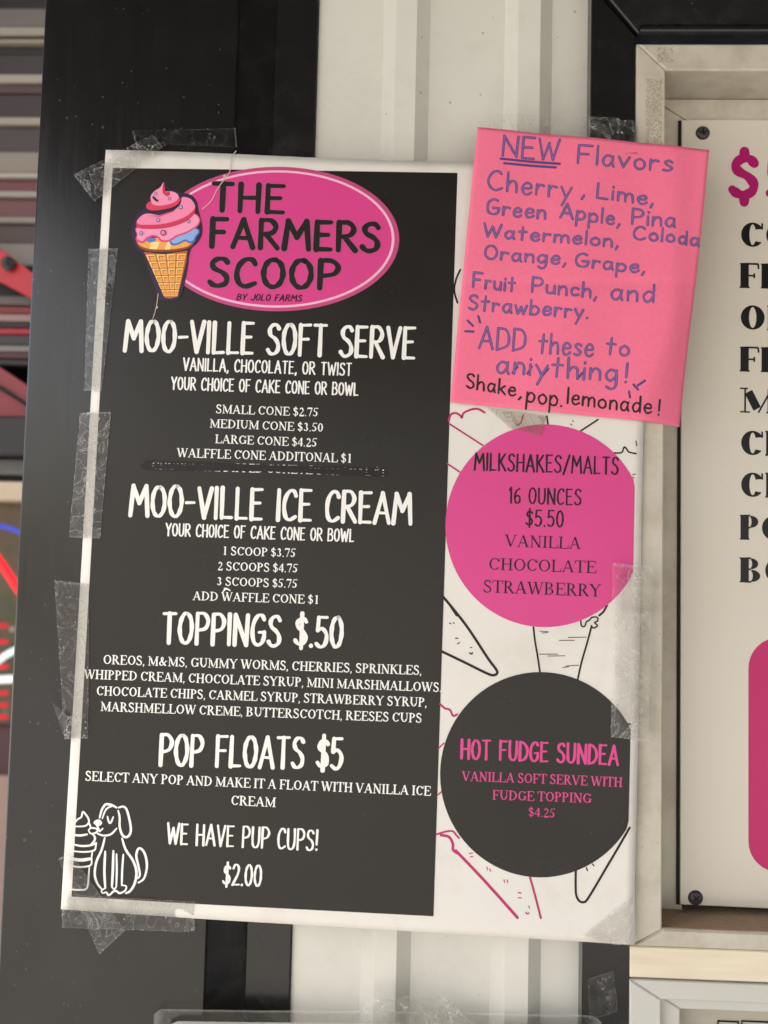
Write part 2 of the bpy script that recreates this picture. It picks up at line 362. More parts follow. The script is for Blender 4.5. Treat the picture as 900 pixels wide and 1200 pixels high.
# ------------------------------------------------------------------ lettering: single-line skeletons, cap height 1
# 'width: stroke | stroke'; a stroke starting with ~ is a smooth curve
BRUSH = {
'A': '.54:0,0 .27,1|.27,1 .54,0|.09,.34 .46,.33', 'B': '.46:0,0 .02,1|~.02,1 .26,1 .40,.80 .30,.58 .03,.52|~.03,.53 .34,.50 .46,.27 .34,.05 0,0',
'C': '.46:~.45,.82 .38,.97 .22,.98 .07,.76 .02,.42 .09,.1 .25,.0 .46,.12', 'D': '.47:0,0 .02,1|~.02,1 .24,.95 .45,.66 .45,.32 .26,.06 0,0',
'E': '.41:.02,0 .02,1|.02,.99 .40,1|.02,.53 .33,.54|.02,.01 .41,.01', 'F': '.40:.02,0 .02,1|.02,.99 .40,1|.02,.52 .33,.53',
'G': '.49:~.46,.84 .38,.98 .22,.98 .07,.76 .02,.42 .09,.1 .24,.0 .40,.07 .47,.25 .48,.42|.28,.42 .49,.43', 'H': '.48:.02,0 .02,1|.46,0 .46,1|.02,.5 .46,.52',
'I': '.06:.03,0 .03,1', 'J': '.38:~.36,1 .36,.3 .28,.03 .14,0 .0,.14', 'K': '.48:.02,0 .02,1|.44,1 .04,.45|.12,.55 .48,0', 'L': '.40:.02,0 .02,1|.02,.01 .40,.02',
'M': '.66:0,0 .08,1|.08,1 .33,.42|.33,.42 .58,1|.58,1 .66,0', 'N': '.50:.02,0 .02,1|.02,1 .47,0|.47,0 .49,1',
'O': '.48:~o', 'P': '.45:.02,0 .02,1|~.02,1 .28,1 .44,.78 .34,.52 .03,.44', 'Q': '.5:~o|.3,.2 .5,-.08',
'R': '.48:.02,0 .02,1|~.02,1 .28,1 .42,.78 .32,.55 .03,.48|.16,.5 .48,0', 'S': '.43:~.41,.86 .32,.98 .16,.97 .05,.82 .10,.63 .28,.5 .40,.32 .38,.1 .22,0 .09,.03 .0,.14',
'T': '.46:.23,0 .23,1|0,.99 .46,1', 'U': '.47:~.02,1 .02,.4 .07,.1 .23,0 .38,.1 .45,.4 .45,1', 'V': '.48:0,1 .23,0|.23,0 .48,1', 'W': '.72:0,1 .17,0|.17,0 .36,.78|.36,.78 .54,0|.54,0 .72,1',
'X': '.48:0,0 .48,1|0,1 .48,0', 'Y': '.48:0,1 .24,.45|.48,1 .24,.45|.24,.45 .23,0', 'Z': '.46:0,1 .45,1|.45,1 0,.0|0,0 .46,.01',
'0': '.40:~z', '1': '.16:.12,0 .12,1|.12,1 0,.82', '2': '.40:~.02,.8 .1,.97 .26,.97 .36,.78 .28,.48 .0,.0|0,.01 .40,.02', '3': '.4:~.02,.9 .2,1 .36,.8 .16,.54|~.16,.54 .38,.4 .36,.1 .18,0 0,.1',
'4': '.42:.3,0 .3,1|.3,1 0,.34|0,.33 .42,.33', '5': '.40:.06,1 .38,1|.06,1 .04,.56|~.04,.56 .22,.62 .38,.42 .34,.12 .18,0 0,.1', '6': '.42:~.36,.95 .16,.8 .03,.45 .08,.1 .22,0 .38,.12 .38,.38 .22,.5 .05,.35',
'$': '.42:~.40,.80 .31,.90 .16,.89 .06,.76 .11,.61 .28,.49 .39,.32 .36,.14 .22,.06 .09,.09 .0,.18|.23,-.08 .23,1.08', '.': '.05:.02,.02 .03,.04', ',': '.08:.06,.06 .01,-.12', '-': '.30:0,.47 .30,.49',
'!': '.08:.05,.28 .06,1|.04,.02 .05,.04', '/': '.4:0,-.1 .40,1.05', '&': '.5:~.5,0 .2,.6 .16,.9 .3,.98 .36,.8 .05,.4 .02,.12 .2,0 .48,.35', '¤': '.42:~.40,.80 .31,.90 .16,.89 .06,.76 .11,.61 .28,.49 .39,.32 .36,.14 .22,.06 .09,.09 .0,.18|.22,.92 .22,1.07|.22,-.11 .22,.04', ' ': '.26:', "'": '.05:.02,1 .02,.8'}
HAND = dict(BRUSH)
HAND.update({
'N': '.62:0,0 .02,1|.02,1 .58,0|.58,0 .62,1', 'E': '.5:.02,0 .02,1|.02,1 .5,1|.02,.52 .42,.52|.02,0 .5,0', 'W': '.85:0,1 .2,0|.2,0 .42,.8|.42,.8 .62,0|.62,0 .85,1', 'F': '.55:.02,0 .02,1|.02,1 .55,1|.02,.52 .42,.52',
'C': '.66:~.6,.86 .42,1 .18,.86 .04,.52 .12,.16 .36,0 .64,.14', 'L': '.5:.02,1 .02,0|.02,0 .5,0', 'G': '.68:~.58,.9 .36,1 .12,.82 .04,.46 .14,.1 .4,0 .62,.16 .62,.42|.34,.42 .68,.42', 'A': '.66:0,0 .32,1|.32,1 .66,0|.12,.36 .54,.36',
'P': '.55:.02,0 .02,1|~.02,.98 .4,.96 .54,.74 .4,.5 .02,.44', 'O': '.62:~o', 'S': '.5:~.46,.86 .34,.99 .14,.94 .06,.76 .2,.56 .42,.42 .46,.18 .28,0 .04,.1', 'D': '.6:.02,0 .02,1|~.02,1 .4,.94 .58,.6 .5,.2 .02,0',
'a': '.48:~.42,.5 .2,.58 .03,.32 .1,.04 .28,.03 .41,.3|~.43,.56 .41,.2 .48,.0', 'b': '.46:.02,1 .02,0|~.03,.36 .22,.58 .44,.38 .36,.06 .16,0 .03,.1', 'c': '.42:~.4,.48 .22,.57 .04,.32 .14,.02 .42,.1', 'd': '.48:~.42,.48 .22,.58 .03,.32 .12,.02 .3,.04 .42,.28|.44,1 .45,0',
'e': '.44:~.04,.3 .4,.34 .36,.54 .18,.57 .03,.32 .12,.03 .28,0 .44,.12', 'g': '.46:~.42,.48 .2,.58 .03,.34 .1,.06 .28,.06 .42,.3|~.43,.56 .42,-.2 .26,-.42 .05,-.3', 'h': '.44:.02,1 .02,0|~.02,.3 .2,.56 .38,.48 .42,.0', 'i': '.06:.03,.56 .03,0|.03,.80 .035,.84', 'k': '.42:.02,1 .02,0|.38,.58 .03,.25|.12,.32 .42,0',
'l': '.05:.03,1 .03,0', 'm': '.72:.02,.56 .02,0|~.02,.34 .18,.57 .34,.46 .36,0|~.36,.34 .52,.57 .68,.46 .71,0', 'n': '.42:.02,.56 .02,0|~.02,.32 .2,.57 .38,.46 .41,0', 'o': '.46:~.24,.57 .05,.42 .05,.14 .24,0 .42,.14 .42,.42 .24,.57', 'p': '.46:.02,.56 .0,-.45|~.03,.34 .22,.58 .44,.38 .36,.06 .16,.0 .02,.1',
'r': '.34:.02,.56 .02,0|~.02,.32 .16,.54 .34,.5', 's': '.38:~.36,.48 .2,.58 .06,.46 .2,.3 .36,.18 .24,.02 .02,.06', 't': '.4:.2,.95 .18,0|0,.6 .4,.62', 'u': '.44:~.02,.56 .04,.12 .2,0 .38,.14 .42,.56|.42,.56 .43,0', 'v': '.42:.0,.56 .2,0|.2,0 .42,.56', 'w': '.6:.0,.56 .15,0|.15,0 .3,.46|.3,.46 .45,0|.45,0 .6,.56',
'y': '.44:.0,.56 .22,.06|.44,.56 .08,-.42', ',': '.1:.08,.08 .0,-.18', '.': '.06:.02,.02 .03,.05', '!': '.08:.05,.3 .06,1|.04,.03 .05,.05', ' ': '.3:'})
# Roman capitals: T thick line, t thin line, s serif, a stressed arc (cx cy rx ry from to)
ROMAN = {
'A': '1.05:t.14,0,.5,1;T.5,1,.86,0;t.26,.34,.70,.34;s.13,0,.13;s.87,0,.16', 'B': '.96:T.22,0,.22,1;s.2,0,.18;s.2,1,.18;a.46,.76,.29,.225,-90,90;t.25,.53,.46,.53;a.48,.265,.35,.25,-90,90;t.25,.985,.46,.985;t.25,.015,.48,.015',
'C': '.97:a.52,.5,.44,.5,30,322;t.88,.98,.88,.72', 'D': '1.05:T.22,0,.22,1;s.2,0,.18;s.2,1,.18;a.46,.5,.50,.485,-90,90;t.22,.985,.46,.985;t.22,.015,.46,.015', 'E': '.90:T.22,0,.22,1;s.2,0,.16;s.2,1,.16;t.22,.985,.78,.985;t.77,.99,.79,.78;t.22,.52,.6,.52;t.6,.42,.6,.62;t.22,.015,.82,.015;t.82,.01,.86,.25',
'F': '.83:T.22,0,.22,1;s.22,0,.2;s.2,1,.16;t.22,.985,.76,.985;t.75,.99,.77,.78;t.22,.50,.6,.50;t.6,.4,.6,.6', 'G': '1.05:a.52,.5,.44,.5,40,322;t.88,.98,.88,.72;T.86,.06,.86,.4;s.84,.42,.16', 'H': '1.05:T.22,0,.22,1;T.83,0,.83,1;s.22,0,.19;s.22,1,.19;s.83,0,.19;s.83,1,.19;t.22,.52,.83,.52',
'I': '.48:T.24,0,.24,1;s.24,0,.19;s.24,1,.19', 'J': '.57:T.32,.2,.32,1;s.32,1,.19;a.17,.18,.16,.18,180,360', 'K': '1.03:T.22,0,.22,1;s.22,0,.19;s.22,1,.19;t.24,.45,.78,1;T.42,.58,.86,0;s.8,1,.15;s.88,0,.14', 'L': '.88:T.22,0,.22,1;s.22,0,.19;s.22,1,.19;t.22,.015,.8,.015;t.8,.01,.85,.28',
'M': '1.30:t.2,0,.2,1;T.31,.85,.60,.16;t.64,.0,1.08,1;T1.08,0,1.08,1;s.2,0,.16;s.16,1,.13;s1.08,0,.18;s1.12,1,.15', 'N': '1.06:t.2,0,.2,1;T.18,1,.86,0;t.86,0,.86,1;s.2,0,.16;s.16,1,.14;s.86,1,.16', 'O': '1.05:a.525,.5,.46,.5,0,360', 'P': '.84:T.22,0,.22,1;s.22,0,.19;s.2,1,.17;a.44,.735,.32,.25,-90,90;t.22,.985,.44,.985;t.22,.485,.44,.485',
'R': '.99:T.22,0,.22,1;s.22,0,.19;s.2,1,.17;a.44,.745,.30,.24,-90,90;t.22,.985,.44,.985;t.22,.505,.44,.505;T.46,.5,.84,0;s.88,0,.12', 'S': '.80:S', 'T': '.90:T.45,0,.45,1;s.45,0,.19;t.06,.985,.84,.985;t.05,.99,.04,.76;t.85,.99,.86,.76',
'U': '1.05:T.22,.3,.22,1;s.22,1,.19;t.84,.3,.84,1;s.84,1,.15;a.53,.32,.325,.32,180,360', 'V': '1.04:T.14,1,.52,0;t.52,0,.88,1;s.14,1,.16;s.88,1,.13', 'W': '1.40:T.14,1,.45,0;t.45,0,.72,.9;T.68,1,.98,0;t.98,0,1.26,1;s.14,1,.15;s.68,1,.15;s1.26,1,.12', 'X': '1.04:T.16,1,.84,0;t.16,0,.84,1;s.16,1,.14;s.84,0,.14;s.16,0,.12;s.84,1,.12',
'Y': '1.03:T.14,1,.5,.48;t.5,.48,.86,1;T.51,0,.51,.5;s.14,1,.15;s.86,1,.13;s.51,0,.19', '0': '.72:a.36,.5,.31,.5,0,360', '1': '.72:T.38,0,.38,1;t.2,.9,.38,.98;s.38,0,.16', '2': '.72:a.34,.72,.25,.28,-10,165;t.58,.66,.1,.05;T.1,.04,.62,.04;t.6,.04,.66,.2', '3': '.72:a.32,.75,.22,.24,-80,160;a.32,.27,.28,.26,-160,85',
'4': '.72:T.48,0,.48,1;t.48,.98,.05,.3;t.05,.28,.67,.28', '5': '.72:t.22,.97,.62,.97;T.58,.95,.62,.99;t.22,.97,.14,.58;a.28,.32,.31,.31,-150,110', '7': '.72:T.1,.95,.64,.95;t.1,.98,.06,.8;t.62,.95,.3,0', '$': '.74:$', ',': '.30:D.14,.05;t.18,.04,.08,-.16', '.': '.30:D.14,.05', '&': '1.12:a.42,.76,.18,.23,0,360;T.3,.62,.86,.02;a.34,.25,.28,.25,100,330;t.56,.14,.88,.52;s.9,.54,.14', ' ': '.34:', '-': '.4:t.05,.35,.35,.35', '!': '.3:T.15,.3,.15,1;D.15,.05'}

VPX, VPY = 1080.0, -16600.0
def glyph_strokes(font, ch):
    wd, body = font[ch].split(':', 1); out = []
    wd = float(wd)
    for s in body.split('|'):
        if not s: continue
        if s == '~o' or s == '~z':
            out.append((True, [(wd / 2 + wd * .48 * math.sin(t * math.pi / 7 + .2), .5 + .5 * math.cos(t * math.pi / 7 + .2)) for t in range(15)])); continue
        sm = s[0] == '~'; s = s.lstrip('~')
        out.append((sm, [tuple(map(float, p.split(','))) for p in s.split()]))
    return wd, out
def text(ink, s, p0, p1, h, font='brush', weight=.13, contrast=.3, gap=.15, slant=0, jitter=0, ink2=None, thick=.155, thin=.05, lean=None, w2=.5):
    """lay a line of lettering between two baseline pixels, cap height h pixels"""
    F = {'brush': BRUSH, 'hand': HAND, 'roman': ROMAN}[font]
    if font == 'roman': gap = 0
    x = 0; pos = []
    for i, ch in enumerate(s):
        wd = float(F[ch].split(':')[0]); pos.append(x); x += wd + (gap if i < len(s) - 1 else 0)
    tot = x; L = math.hypot(p1[0] - p0[0], p1[1] - p0[1])
    ex = ((p1[0] - p0[0]) / tot, (p1[1] - p0[1]) / tot); sx = L / tot
    mx, my = (p0[0] + p1[0]) / 2, (p0[1] + p1[1]) / 2
    if lean is None: lean = (VPX - mx) / (my - VPY)
    ey = (lean * h + slant * h, -h)
    for ch, ox in zip(s, pos):
        jy = random.uniform(-1, 1) * jitter; js = 1 + random.uniform(-1, 1) * jitter
        def T(p): q = (ox + p[0], p[1] * js + jy); return (p0[0] + ex[0] * q[0] + ey[0] * q[1], p0[1] + ex[1] * q[0] + ey[1] * q[1])
        if font == 'roman': roman(ink, F[ch].split(':', 1)[1], T, h, sx, thick, thin); continue
        wd, st = glyph_strokes(F, ch)
        for sm, pts in st:
            if jitter: pts = [(a + random.uniform(-1, 1) * jitter * .5, b + random.uniform(-1, 1) * jitter * .5) for a, b in pts]
            q = [T(p) for p in pts]; q = spline(q, False, 4) if sm and len(q) > 2 else dense(q, 3)
            ws = []
            for i in range(len(q)):
                a, b = q[max(0, i - 1)], q[min(len(q) - 1, i + 1)]
                ang = abs(b[1] - a[1]) / (math.hypot(b[0] - a[0], b[1] - a[1]) + 1e-9)
                ws.append(weight * h * (1 - contrast * (1 - ang)) * (1 + .10 * math.sin(i * .9 + ox * 7)))
            ink.ribbon(q, ws)
            if ink2: ink2.ribbon(q, [v * w2 for v in ws])
def roman(ink, body, T, h, sx, thick, thin):
    tk, tn = thick * h, thin * h
    for tok in body.split(';'):
        if not tok: continue
        k = tok[0]
        if k in 'S$':
            pts = [(.62, .80), (.52, .95), (.36, .985), (.20, .90), (.16, .74), (.28, .60), (.48, .48), (.64, .34), (.62, .12), (.42, .015), (.24, .04), (.12, .2)]
            if k == '$': pts = [(a * .92, .05 + b * .88) for a, b in pts]
            q = spline([T(p) for p in pts], False, 3); n = len(q)
            ink.ribbon(q, [tn * 1.2 + (tk * .85 - tn) * math.exp(-((i / n - .5) / .17) ** 2) + tn * .5 * math.exp(-((i / n - .22) / .1) ** 2) for i in range(n)], False)
            if k == 'S': ink.line([T((.62, .98)), T((.62, .76))], tn, False, cap=False); ink.line([T((.12, .02)), T((.11, .26))], tn, False, cap=False)
            else: ink.line([T((.36, -.1)), T((.36, 1.1))], tn * 1.1, False, cap=False)
            continue
        v = list(map(float, tok[1:].split(',')))
        if k == 'T': ink.line([T(v[:2]), T(v[2:])], tk, False, cap=False)
        elif k == 't': ink.line([T(v[:2]), T(v[2:])], tn, False, cap=False)
        elif k == 'D': ink.disc(T(v), .075 * h, n=10)
        elif k == 's':
            y = v[1] + (.018 if v[1] < .5 else -.018); ink.line([T((v[0] - v[2], y)), T((v[0] + v[2], y))], tn * .85, False, cap=False)
        elif k == 'a':
            cx_, cy_, rx, ry, a0, a1 = v; n = 16 if a1 - a0 < 200 else 28; q = []
            ri, rj = max(rx - tk / sx, .16 * rx), ry - tn / h
            for i in range(n + 1):
                a = R(a0 + (a1 - a0) * i / n); q.append(T((cx_ + rx * math.cos(a), cy_ + ry * math.sin(a))))
            for i in range(n + 1):
                a = R(a0 + (a1 - a0) * i / n); q.append(T((cx_ + ri * math.cos(a), cy_ + rj * math.sin(a))))
            ink.add(q, [(i, i + 1, n + 2 + i, n + 1 + i) for i in range(n)])

# ================================================================== the setting
ZB, ZT = 0.0, 2.30
M_ground = mat('dry_concrete', (.35, .332, .30), .85, .2, var=.15, vscale=1.5, bump=.3, bscale=40)
tag(new_obj('ground', [(-60, -60, 0), (60, -60, 0), (60, 60, 0), (-60, 60, 0)], [(0, 1, 2, 3)], M_ground), kind='structure')

# corner post: flat face, slanted return, flange
def X(px, py, y): return P(px, py, y).x
def Z(px, py, y): return P(px, py, y).z
YP, YS = .0012, .026
xl, xr = X(27, 540, YP), X(262, 540, YP)
xq, xf = X(306, 540, YS - .003), X(358, 540, YS - .003)
post = thing('corner_post', 'wide black painted steel corner post behind the left side of the menu poster', 'post')
boxp('face_panel', xl, xr, YP, .05, ZB, ZT, M_post, post, .0014)
extrude_z('return', [(xr - .0006, YP + .0030), (xr + .0014, YP + .0042), (xq - .001, YS - .005), (xq + .002, YS - .0026)], ZB, ZT, M_flash, post)
boxp('flange', xq + .0004, xf, YS - .004, .06, ZB, ZT, M_flash, post, .001)
boxp('side_panel', xl - .001, xl - .0002, .004, .30, ZB, ZT, mat('grey_edge_steel', (.10, .11, .13), .3, .5, metal=.5), post, .0003)

# ribbed siding between the post and the window
xs1 = X(688, 540, YS)
def rib(x0, x1, x2, x3, h=.0115):
    return [(x0, YS), (x0 + .0006, YS - .0006), (x1 - .0006, YS - h + .0005), (x1, YS - h), (x2, YS - h), (x2 + .0006, YS - h + .0005), (x3 - .0006, YS - .0006), (x3, YS)]
def xrib(a, b): return X((a + b) / 2, 540, YS)
r1 = [xrib(448, 426), xrib(464, 442), xrib(488, 467), xrib(503, 484)]
r2 = [xrib(590, 577), xrib(605, 593), xrib(631, 619), xrib(646, 636)]
sd_ = thing('ribbed_siding', 'off-white ribbed metal siding between the black post and the black window trim', 'wall')
extrude_z('siding_sheet', [(xf + .0003, YS)] + rib(*r1) + rib(*r2) + [(xs1, YS)], ZB, ZT, M_siding, sd_, 4)
boxp('backing', xf, xs1, YS + .02, YS + .06, ZB, ZT, M_dark, sd_)

# black trim round the window
YJ = .006
xj0, xj1 = X(688, 540, YJ), X(742.5, 540, YJ)
zc = Z(742, 42, YJ)
XR = .95
trim = thing('window_trim', 'black sheet-metal trim with a mitred corner round the almond window frame', 'trim')
xm = X(708, 0, YJ); zm = Z(708, 0, YJ); k_ = (zc - zm) / (xj1 - xm)          # mitre runs up and to the left
ztop = zc + k_ * (xj0 - xj1)
prism('side_trim', [(xj0, ZB), (xj1, ZB), (xj1, zc - .0005), (xj0, ztop - .0005)], YJ, .05, M_flash, trim)
zl = Z(830, 37, -.004)
prism('head_trim', [(xj1 + .0012, zc + .001), (XR, zc + .001), (XR, ZT), (xj0, ZT), (xj0, ztop + .001)], YJ - .0025, .05, M_flash, trim, .0012)
for v_ in bpy.data.objects['head_trim'].data.vertices:          # the drip flashing leans out towards its top
    if v_.co.y < .02: v_.co.y -= max(0, v_.co.z - zc) * .12
hem = []; hv = []; hf = []
hz0 = zc + .001
for xx in (xj1 + .002, XR):
    for i in range(9):
        t = math.pi * (i / 8) - .4; hv.append((xx, YJ - .0027 - .0045 * math.sin(t), hz0 + .002 + .0050 * math.cos(t)))
for i in range(8): hf.append((i, i + 1, 10 + i, 9 + i))
new_obj('hem', hv, hf, M_flash, trim, True)

# almond window frame with the sign set into it
YF = .0015; YI = .052
fx0, fx1 = X(743.5, 540, YF), X(778, 540, YF)
fz1, fz0 = Z(830, 51, YF), Z(830, 82, YF)
sz1, sz0 = Z(830, 1091, YF), Z(830, 1112, YF)
win = thing('window_frame', 'dirty almond vinyl window frame with deep reveal and mitred corners around the white sign', 'window')
g = .00025
prism('side_jamb', [(fx0, sz0 + .0005), (fx1, sz1 - g), (fx1, fz0 - g), (fx0, fz1 - g)], YF, YI + .02, M_frame, win, .0012)
prism('head', [(fx0 + g, fz1), (XR, fz1), (XR, fz0), (fx1 + g, fz0)], YF, YI + .02, M_frame, win, .0016)
prism('sill', [(fx0 + .001, sz0), (XR, sz0), (XR, sz1), (fx1 + .001, sz1)], YF, YI + .02, M_frame, win, .0016)
zi1 = Z(830, 120, YI); bz1, bz0 = Z(830, 140, YI - .004), Z(850, 1063, YI - .004)
bx0 = X(798, 600, YI - .004)
prism('inner_jamb', [(fx1 + .0004, sz1 + .0003), (bx0 + .003, sz1 + .0003), (bx0 + .003, fz0 - .06), (bx0 + .02, fz0 - .055), (bx0 + .02, fz0 - .03 - g), (fx1 + .0004, fz0 - .0008)], YI, YI + .02, M_frame, win, .0008)
prism('inner_head', [(fx1 + .001, fz0 - .0005), (XR, fz0 - .0005), (XR, fz0 - .03), (bx0 + .0202, fz0 - .03)], YI, YI + .02, M_frame, win, .0008)
boxp('dusty_sill_top', fx1 + .0005, XR, YF + .0025, YI + .0185, sz1 - .002, sz1 + .0006, M_sill, win, .0003)
boxp('window_back', fx1, XR, YI + .021, YI + .03, sz1, fz0, M_dark, win)
def patch(px0, py0, px1, py1, y, m, parent, name='glue_residue', ragged=.06):
    n = 10; pts = []
    def j(s): return s * ragged * random.uniform(-1, 1)
    w_, h_ = px1 - px0, py1 - py0; a = min(w_, h_)
    for i in range(n): pts.append((px0 + w_ * i / n + j(a), py0 + j(a)))
    for i in range(n * 2): pts.append((px1 + j(a), py0 + h_ * i / (n * 2) + j(a)))
    for i in range(n): pts.append((px1 - w_ * i / n + j(a), py1 + j(a)))
    for i in range(n * 2): pts.append((px0 + j(a), py1 - h_ * i / (n * 2) + j(a)))
    return new_obj(name, [P(a, b, y) for a, b in pts], [tuple(range(len(pts)))], m, parent)
patch(757, 93, 776, 172, YF - .0002, M_residue, win)
patch(770, 55, 789, 73, YF - .0002, M_residue, win)

# the plank between the windows and the window below it
pz0 = Z(830, 1149, YF + .003)
pl = tag(boxp('cream_plank', fx0 - .0005, XR, YF + .003, .06, pz0, sz0 - .0012, M_plank, None, .001), 'pale cream wood-grained plank under the sill of the sign window', 'plank')
lw = thing('lower_window', 'grey-white vinyl window frame below the cream plank', 'window')
M_lower = mat('greywhite_vinyl', (.60, .595, .55), .42, .4, var=.03, specks=((.3, .25, .18), 150, .08, .4))
lz1 = pz0 - .0012; lz0 = Z(830, 1174, YF + .002); lx1 = X(775, 1180, YF + .002); lxo = X(738, 1180, YF + .002)
prism('side_jamb', [(lxo, .55), (lx1, .60), (lx1, lz0 - g), (lxo, lz1 - g)], YF + .002, .06, M_lower, lw, .0012)
prism('head', [(lxo + g, lz1), (XR, lz1), (XR, lz0), (lx1 + g, lz0)], YF + .002, .06, M_lower, lw, .0012)
boxp('sill', lxo, XR, YF + .002, .06, .50, .549, M_lower, lw, .0012)
i1 = X(795, 1190, .018); iz = Z(850, 1181, .018)
prism('sash_stile', [(lx1 + .0004, .601), (i1, .62), (i1, iz - g), (lx1 + .0004, lz0 - .0006)], .012, .05, M_lower, lw, .001)
prism('sash_rail', [(lx1 + .0008, lz0 - .0004), (XR, lz0 - .0004), (XR, iz), (i1 + g, iz)], .012, .05, M_lower, lw, .001)
boxp('screen_panel', i1 + .0004, XR, .030, .05, .62, iz - .0004, M_sash, lw)
for a, b, c, d in ((841, 1196, 866, 1240), (869, 1196, 960, 1240)):
    q0, q1 = P(a, b, .029), P(c, d, .029)
    for nm, (x0, x1, z0, z1) in (('t', (q0.x, q1.x, q0.z - .001, q0.z)), ('l', (q0.x, q0.x + .0008, q1.z, q0.z - .0011)), ('r', (q1.x - .0008, q1.x, q1.z, q0.z - .0011))):
        boxp('panel_line', x0, x1, .0288, .0305, z0, z1, M_dark, lw, .0001)
boxp('lower_cladding', fx0, XR, .01, .06, ZB, .498, M_lower, lw)

# ------------------------------------------------------------------ the sign in the window
YB = YI - .006
board = thing('sign_board', 'glossy off-white metal menu sign screwed into the window frame', 'sign')
bpx = [P(798.5, 140.5, YB), P(797, 1060, YB)]
bl = Z(930, 1069, YB)
prism('panel', [((bpx[0].x + bpx[1].x) / 2, bpx[0].z), (XR - .02, bpx[0].z + .004), (XR - .02, bl - .004), ((bpx[0].x + bpx[1].x) / 2 + .0006, bpx[1].z)], YB, YB + .003, M_board, board, .0005)
prism('shadow_gap_strip', [((bpx[0].x + bpx[1].x) / 2 - .0019, bpx[0].z + .0012), ((bpx[0].x + bpx[1].x) / 2 + .02, bpx[0].z + .0012), ((bpx[0].x + bpx[1].x) / 2 + .02, bpx[1].z - .0012), ((bpx[0].x + bpx[1].x) / 2 - .0016, bpx[1].z - .0012)], YB + .0034, YI - .0002, M_dark, board, .0003)  # dark strip standing in for the shadow gap beside the panel
def WB(px, py, lift=0): p = P(px, py, YB); p.y -= lift; return p
LV = .02                                              # upright lean of the sign in the picture
ink = Ink(WB, .00015); text(ink, '¤', (858, 231), (885, 231.5), 50, weight=.225, contrast=.1, lean=.005); ink.build('lettering', M_boarddollar, board)
ink = Ink(WB, .00015); text(ink, '5', (902, 231.5), (930, 232), 50, weight=.225, contrast=.12, lean=.005); ink.build('lettering', M_boarddollar, board)
for s, y in (('CO', 289), ('FR', 337), ('OR', 386), ('FR', 435), ('M', 483), ('CH', 533), ('CH', 582), ('PO', 632), ('BO', 682)):
    ink = Ink(WB, .00015); wd = {'M': 46, 'CO': 62, 'FR': 54, 'OR': 62, 'CH': 62, 'PO': 56, 'BO': 60}[s]
    text(ink, s, (866, y), (866 + wd, y + 1.5), 28.5, 'roman', thick=.34, thin=.075, lean=.004); ink.build('lettering', M_boardblack, board)
ink = Ink(WB, .00015); pts = []
x0, x1, y0, y1, rr = 877, 1200, 747, 1022, 36
for cx_, cy_, a0 in ((x0 + rr, y0 + rr, 180), (x1 - rr, y0 + rr, 270), (x1 - rr, y1 - rr + 8, 0), (x0 + rr, y1 - rr, 90)):
    for i in range(9): a = R(a0 + 90 * i / 8); pts.append((cx_ + rr * math.cos(a), cy_ + rr * math.sin(a)))
ink.add(pts, [tuple(range(len(pts)))]); ink.build('rounded_panel', M_boardpink, board)
for (a, b, rot) in ((823.5, 156, 10), (815, 1052, 40)):
    c = P(a, b, YB); sc_ = lathe('screw', [(.0062, 0), (.0060, .0008), (.0048, .0019), (.0028, .0024)], c, M_screw, board)
    for q in (0, 90):
        t = R(rot + q); dx, dz = math.cos(t), math.sin(t); hw, hl = .0006, .0032
        vs_ = [(c.x + dx * l - dz * s_, YB - .00255 - (.0001 if q else 0), c.z + dz * l + dx * s_) for l, s_ in ((-hl, -hw), (hl, -hw), (hl, hw), (-hl, hw))]
        o = new_obj('cross_slot', vs_, [(0, 1, 2, 3)], M_dark, sc_)

# ------------------------------------------------------------------ the poster
poster = thing('menu_poster', 'large black and white ice cream price menu poster taped over the black post and siding', 'poster')
PC = [(124, 177), (760, 196), (741.5, 1104), (72, 1065)]
pc = [P(*q) for q in PC]
def poster_fn(u, v):
    a = pc[0].lerp(pc[1], u); b = pc[3].lerp(pc[2], u); p = a.lerp(b, v)
    p.z += .0012 * math.sin(7 * u + 1) * (1 - v) ** 6
    p.y = -poster_d(p); return p
sheet('paper', poster_fn, 64, 88, .0004, M_paper, poster)
def grid_print(name, corners, surf, lift, m, parent, nu, nv):
    c = [P(*q) for q in corners]; v = []; fs = []
    for j in range(nv + 1):
        for i in range(nu + 1):
            p = c[0].lerp(c[1], i / nu).lerp(c[3].lerp(c[2], i / nu), j / nv); p.y = -poster_d(p) - lift; v.append(p)
    for j in range(nv):
        for i in range(nu): a = j * (nu + 1) + i; fs.append((a, a + nu + 1, a + nu + 2, a + 1))
    return new_obj(name, v, fs, m, parent, True)
L1, L2, L3, L4 = .00022, .00040, .00056, .00075
grid_print('black_panel', [(132.5, 197.5), (536, 203.5), (508, 1071.5), (84.5, 1050)], W, L1, M_ink, poster, 44, 88)
# oval badge
def oval(nm, cx_, cy_, rx, ry, m, lift, rings=10, clip=None, n=72):
    k = Ink(W, lift); k.disc((cx_, cy_), rx, ry, clip, rings, n); o = k.build(nm, m, poster)
    for p in o.data.polygons: p.use_smooth = True
    return o
oval('oval_badge', 325.5, 281, 142.5, 84.5, M_pinkedge, L2)
k = Ink(W, L3 - .00004); q = [(325 + 136.5 * math.cos(t * math.pi / 60), 281 + 79.3 * math.sin(t * math.pi / 60)) for t in range(121)]
oval('oval_badge', 325, 281, 137.4, 80.3, M_pinkline, L2 + .0001)
oval('oval_badge', 324.8, 281, 134.4, 77.7, M_pink, L2 + .0002)
LL = L2 + .00032
def line_of(s, p0, p1, h, m=M_white, lift=L2, parent=poster, surf=W, **kw):
    k = Ink(surf, lift); text(k, s, p0, p1, h, **kw); return k.build('lettering', m, parent)
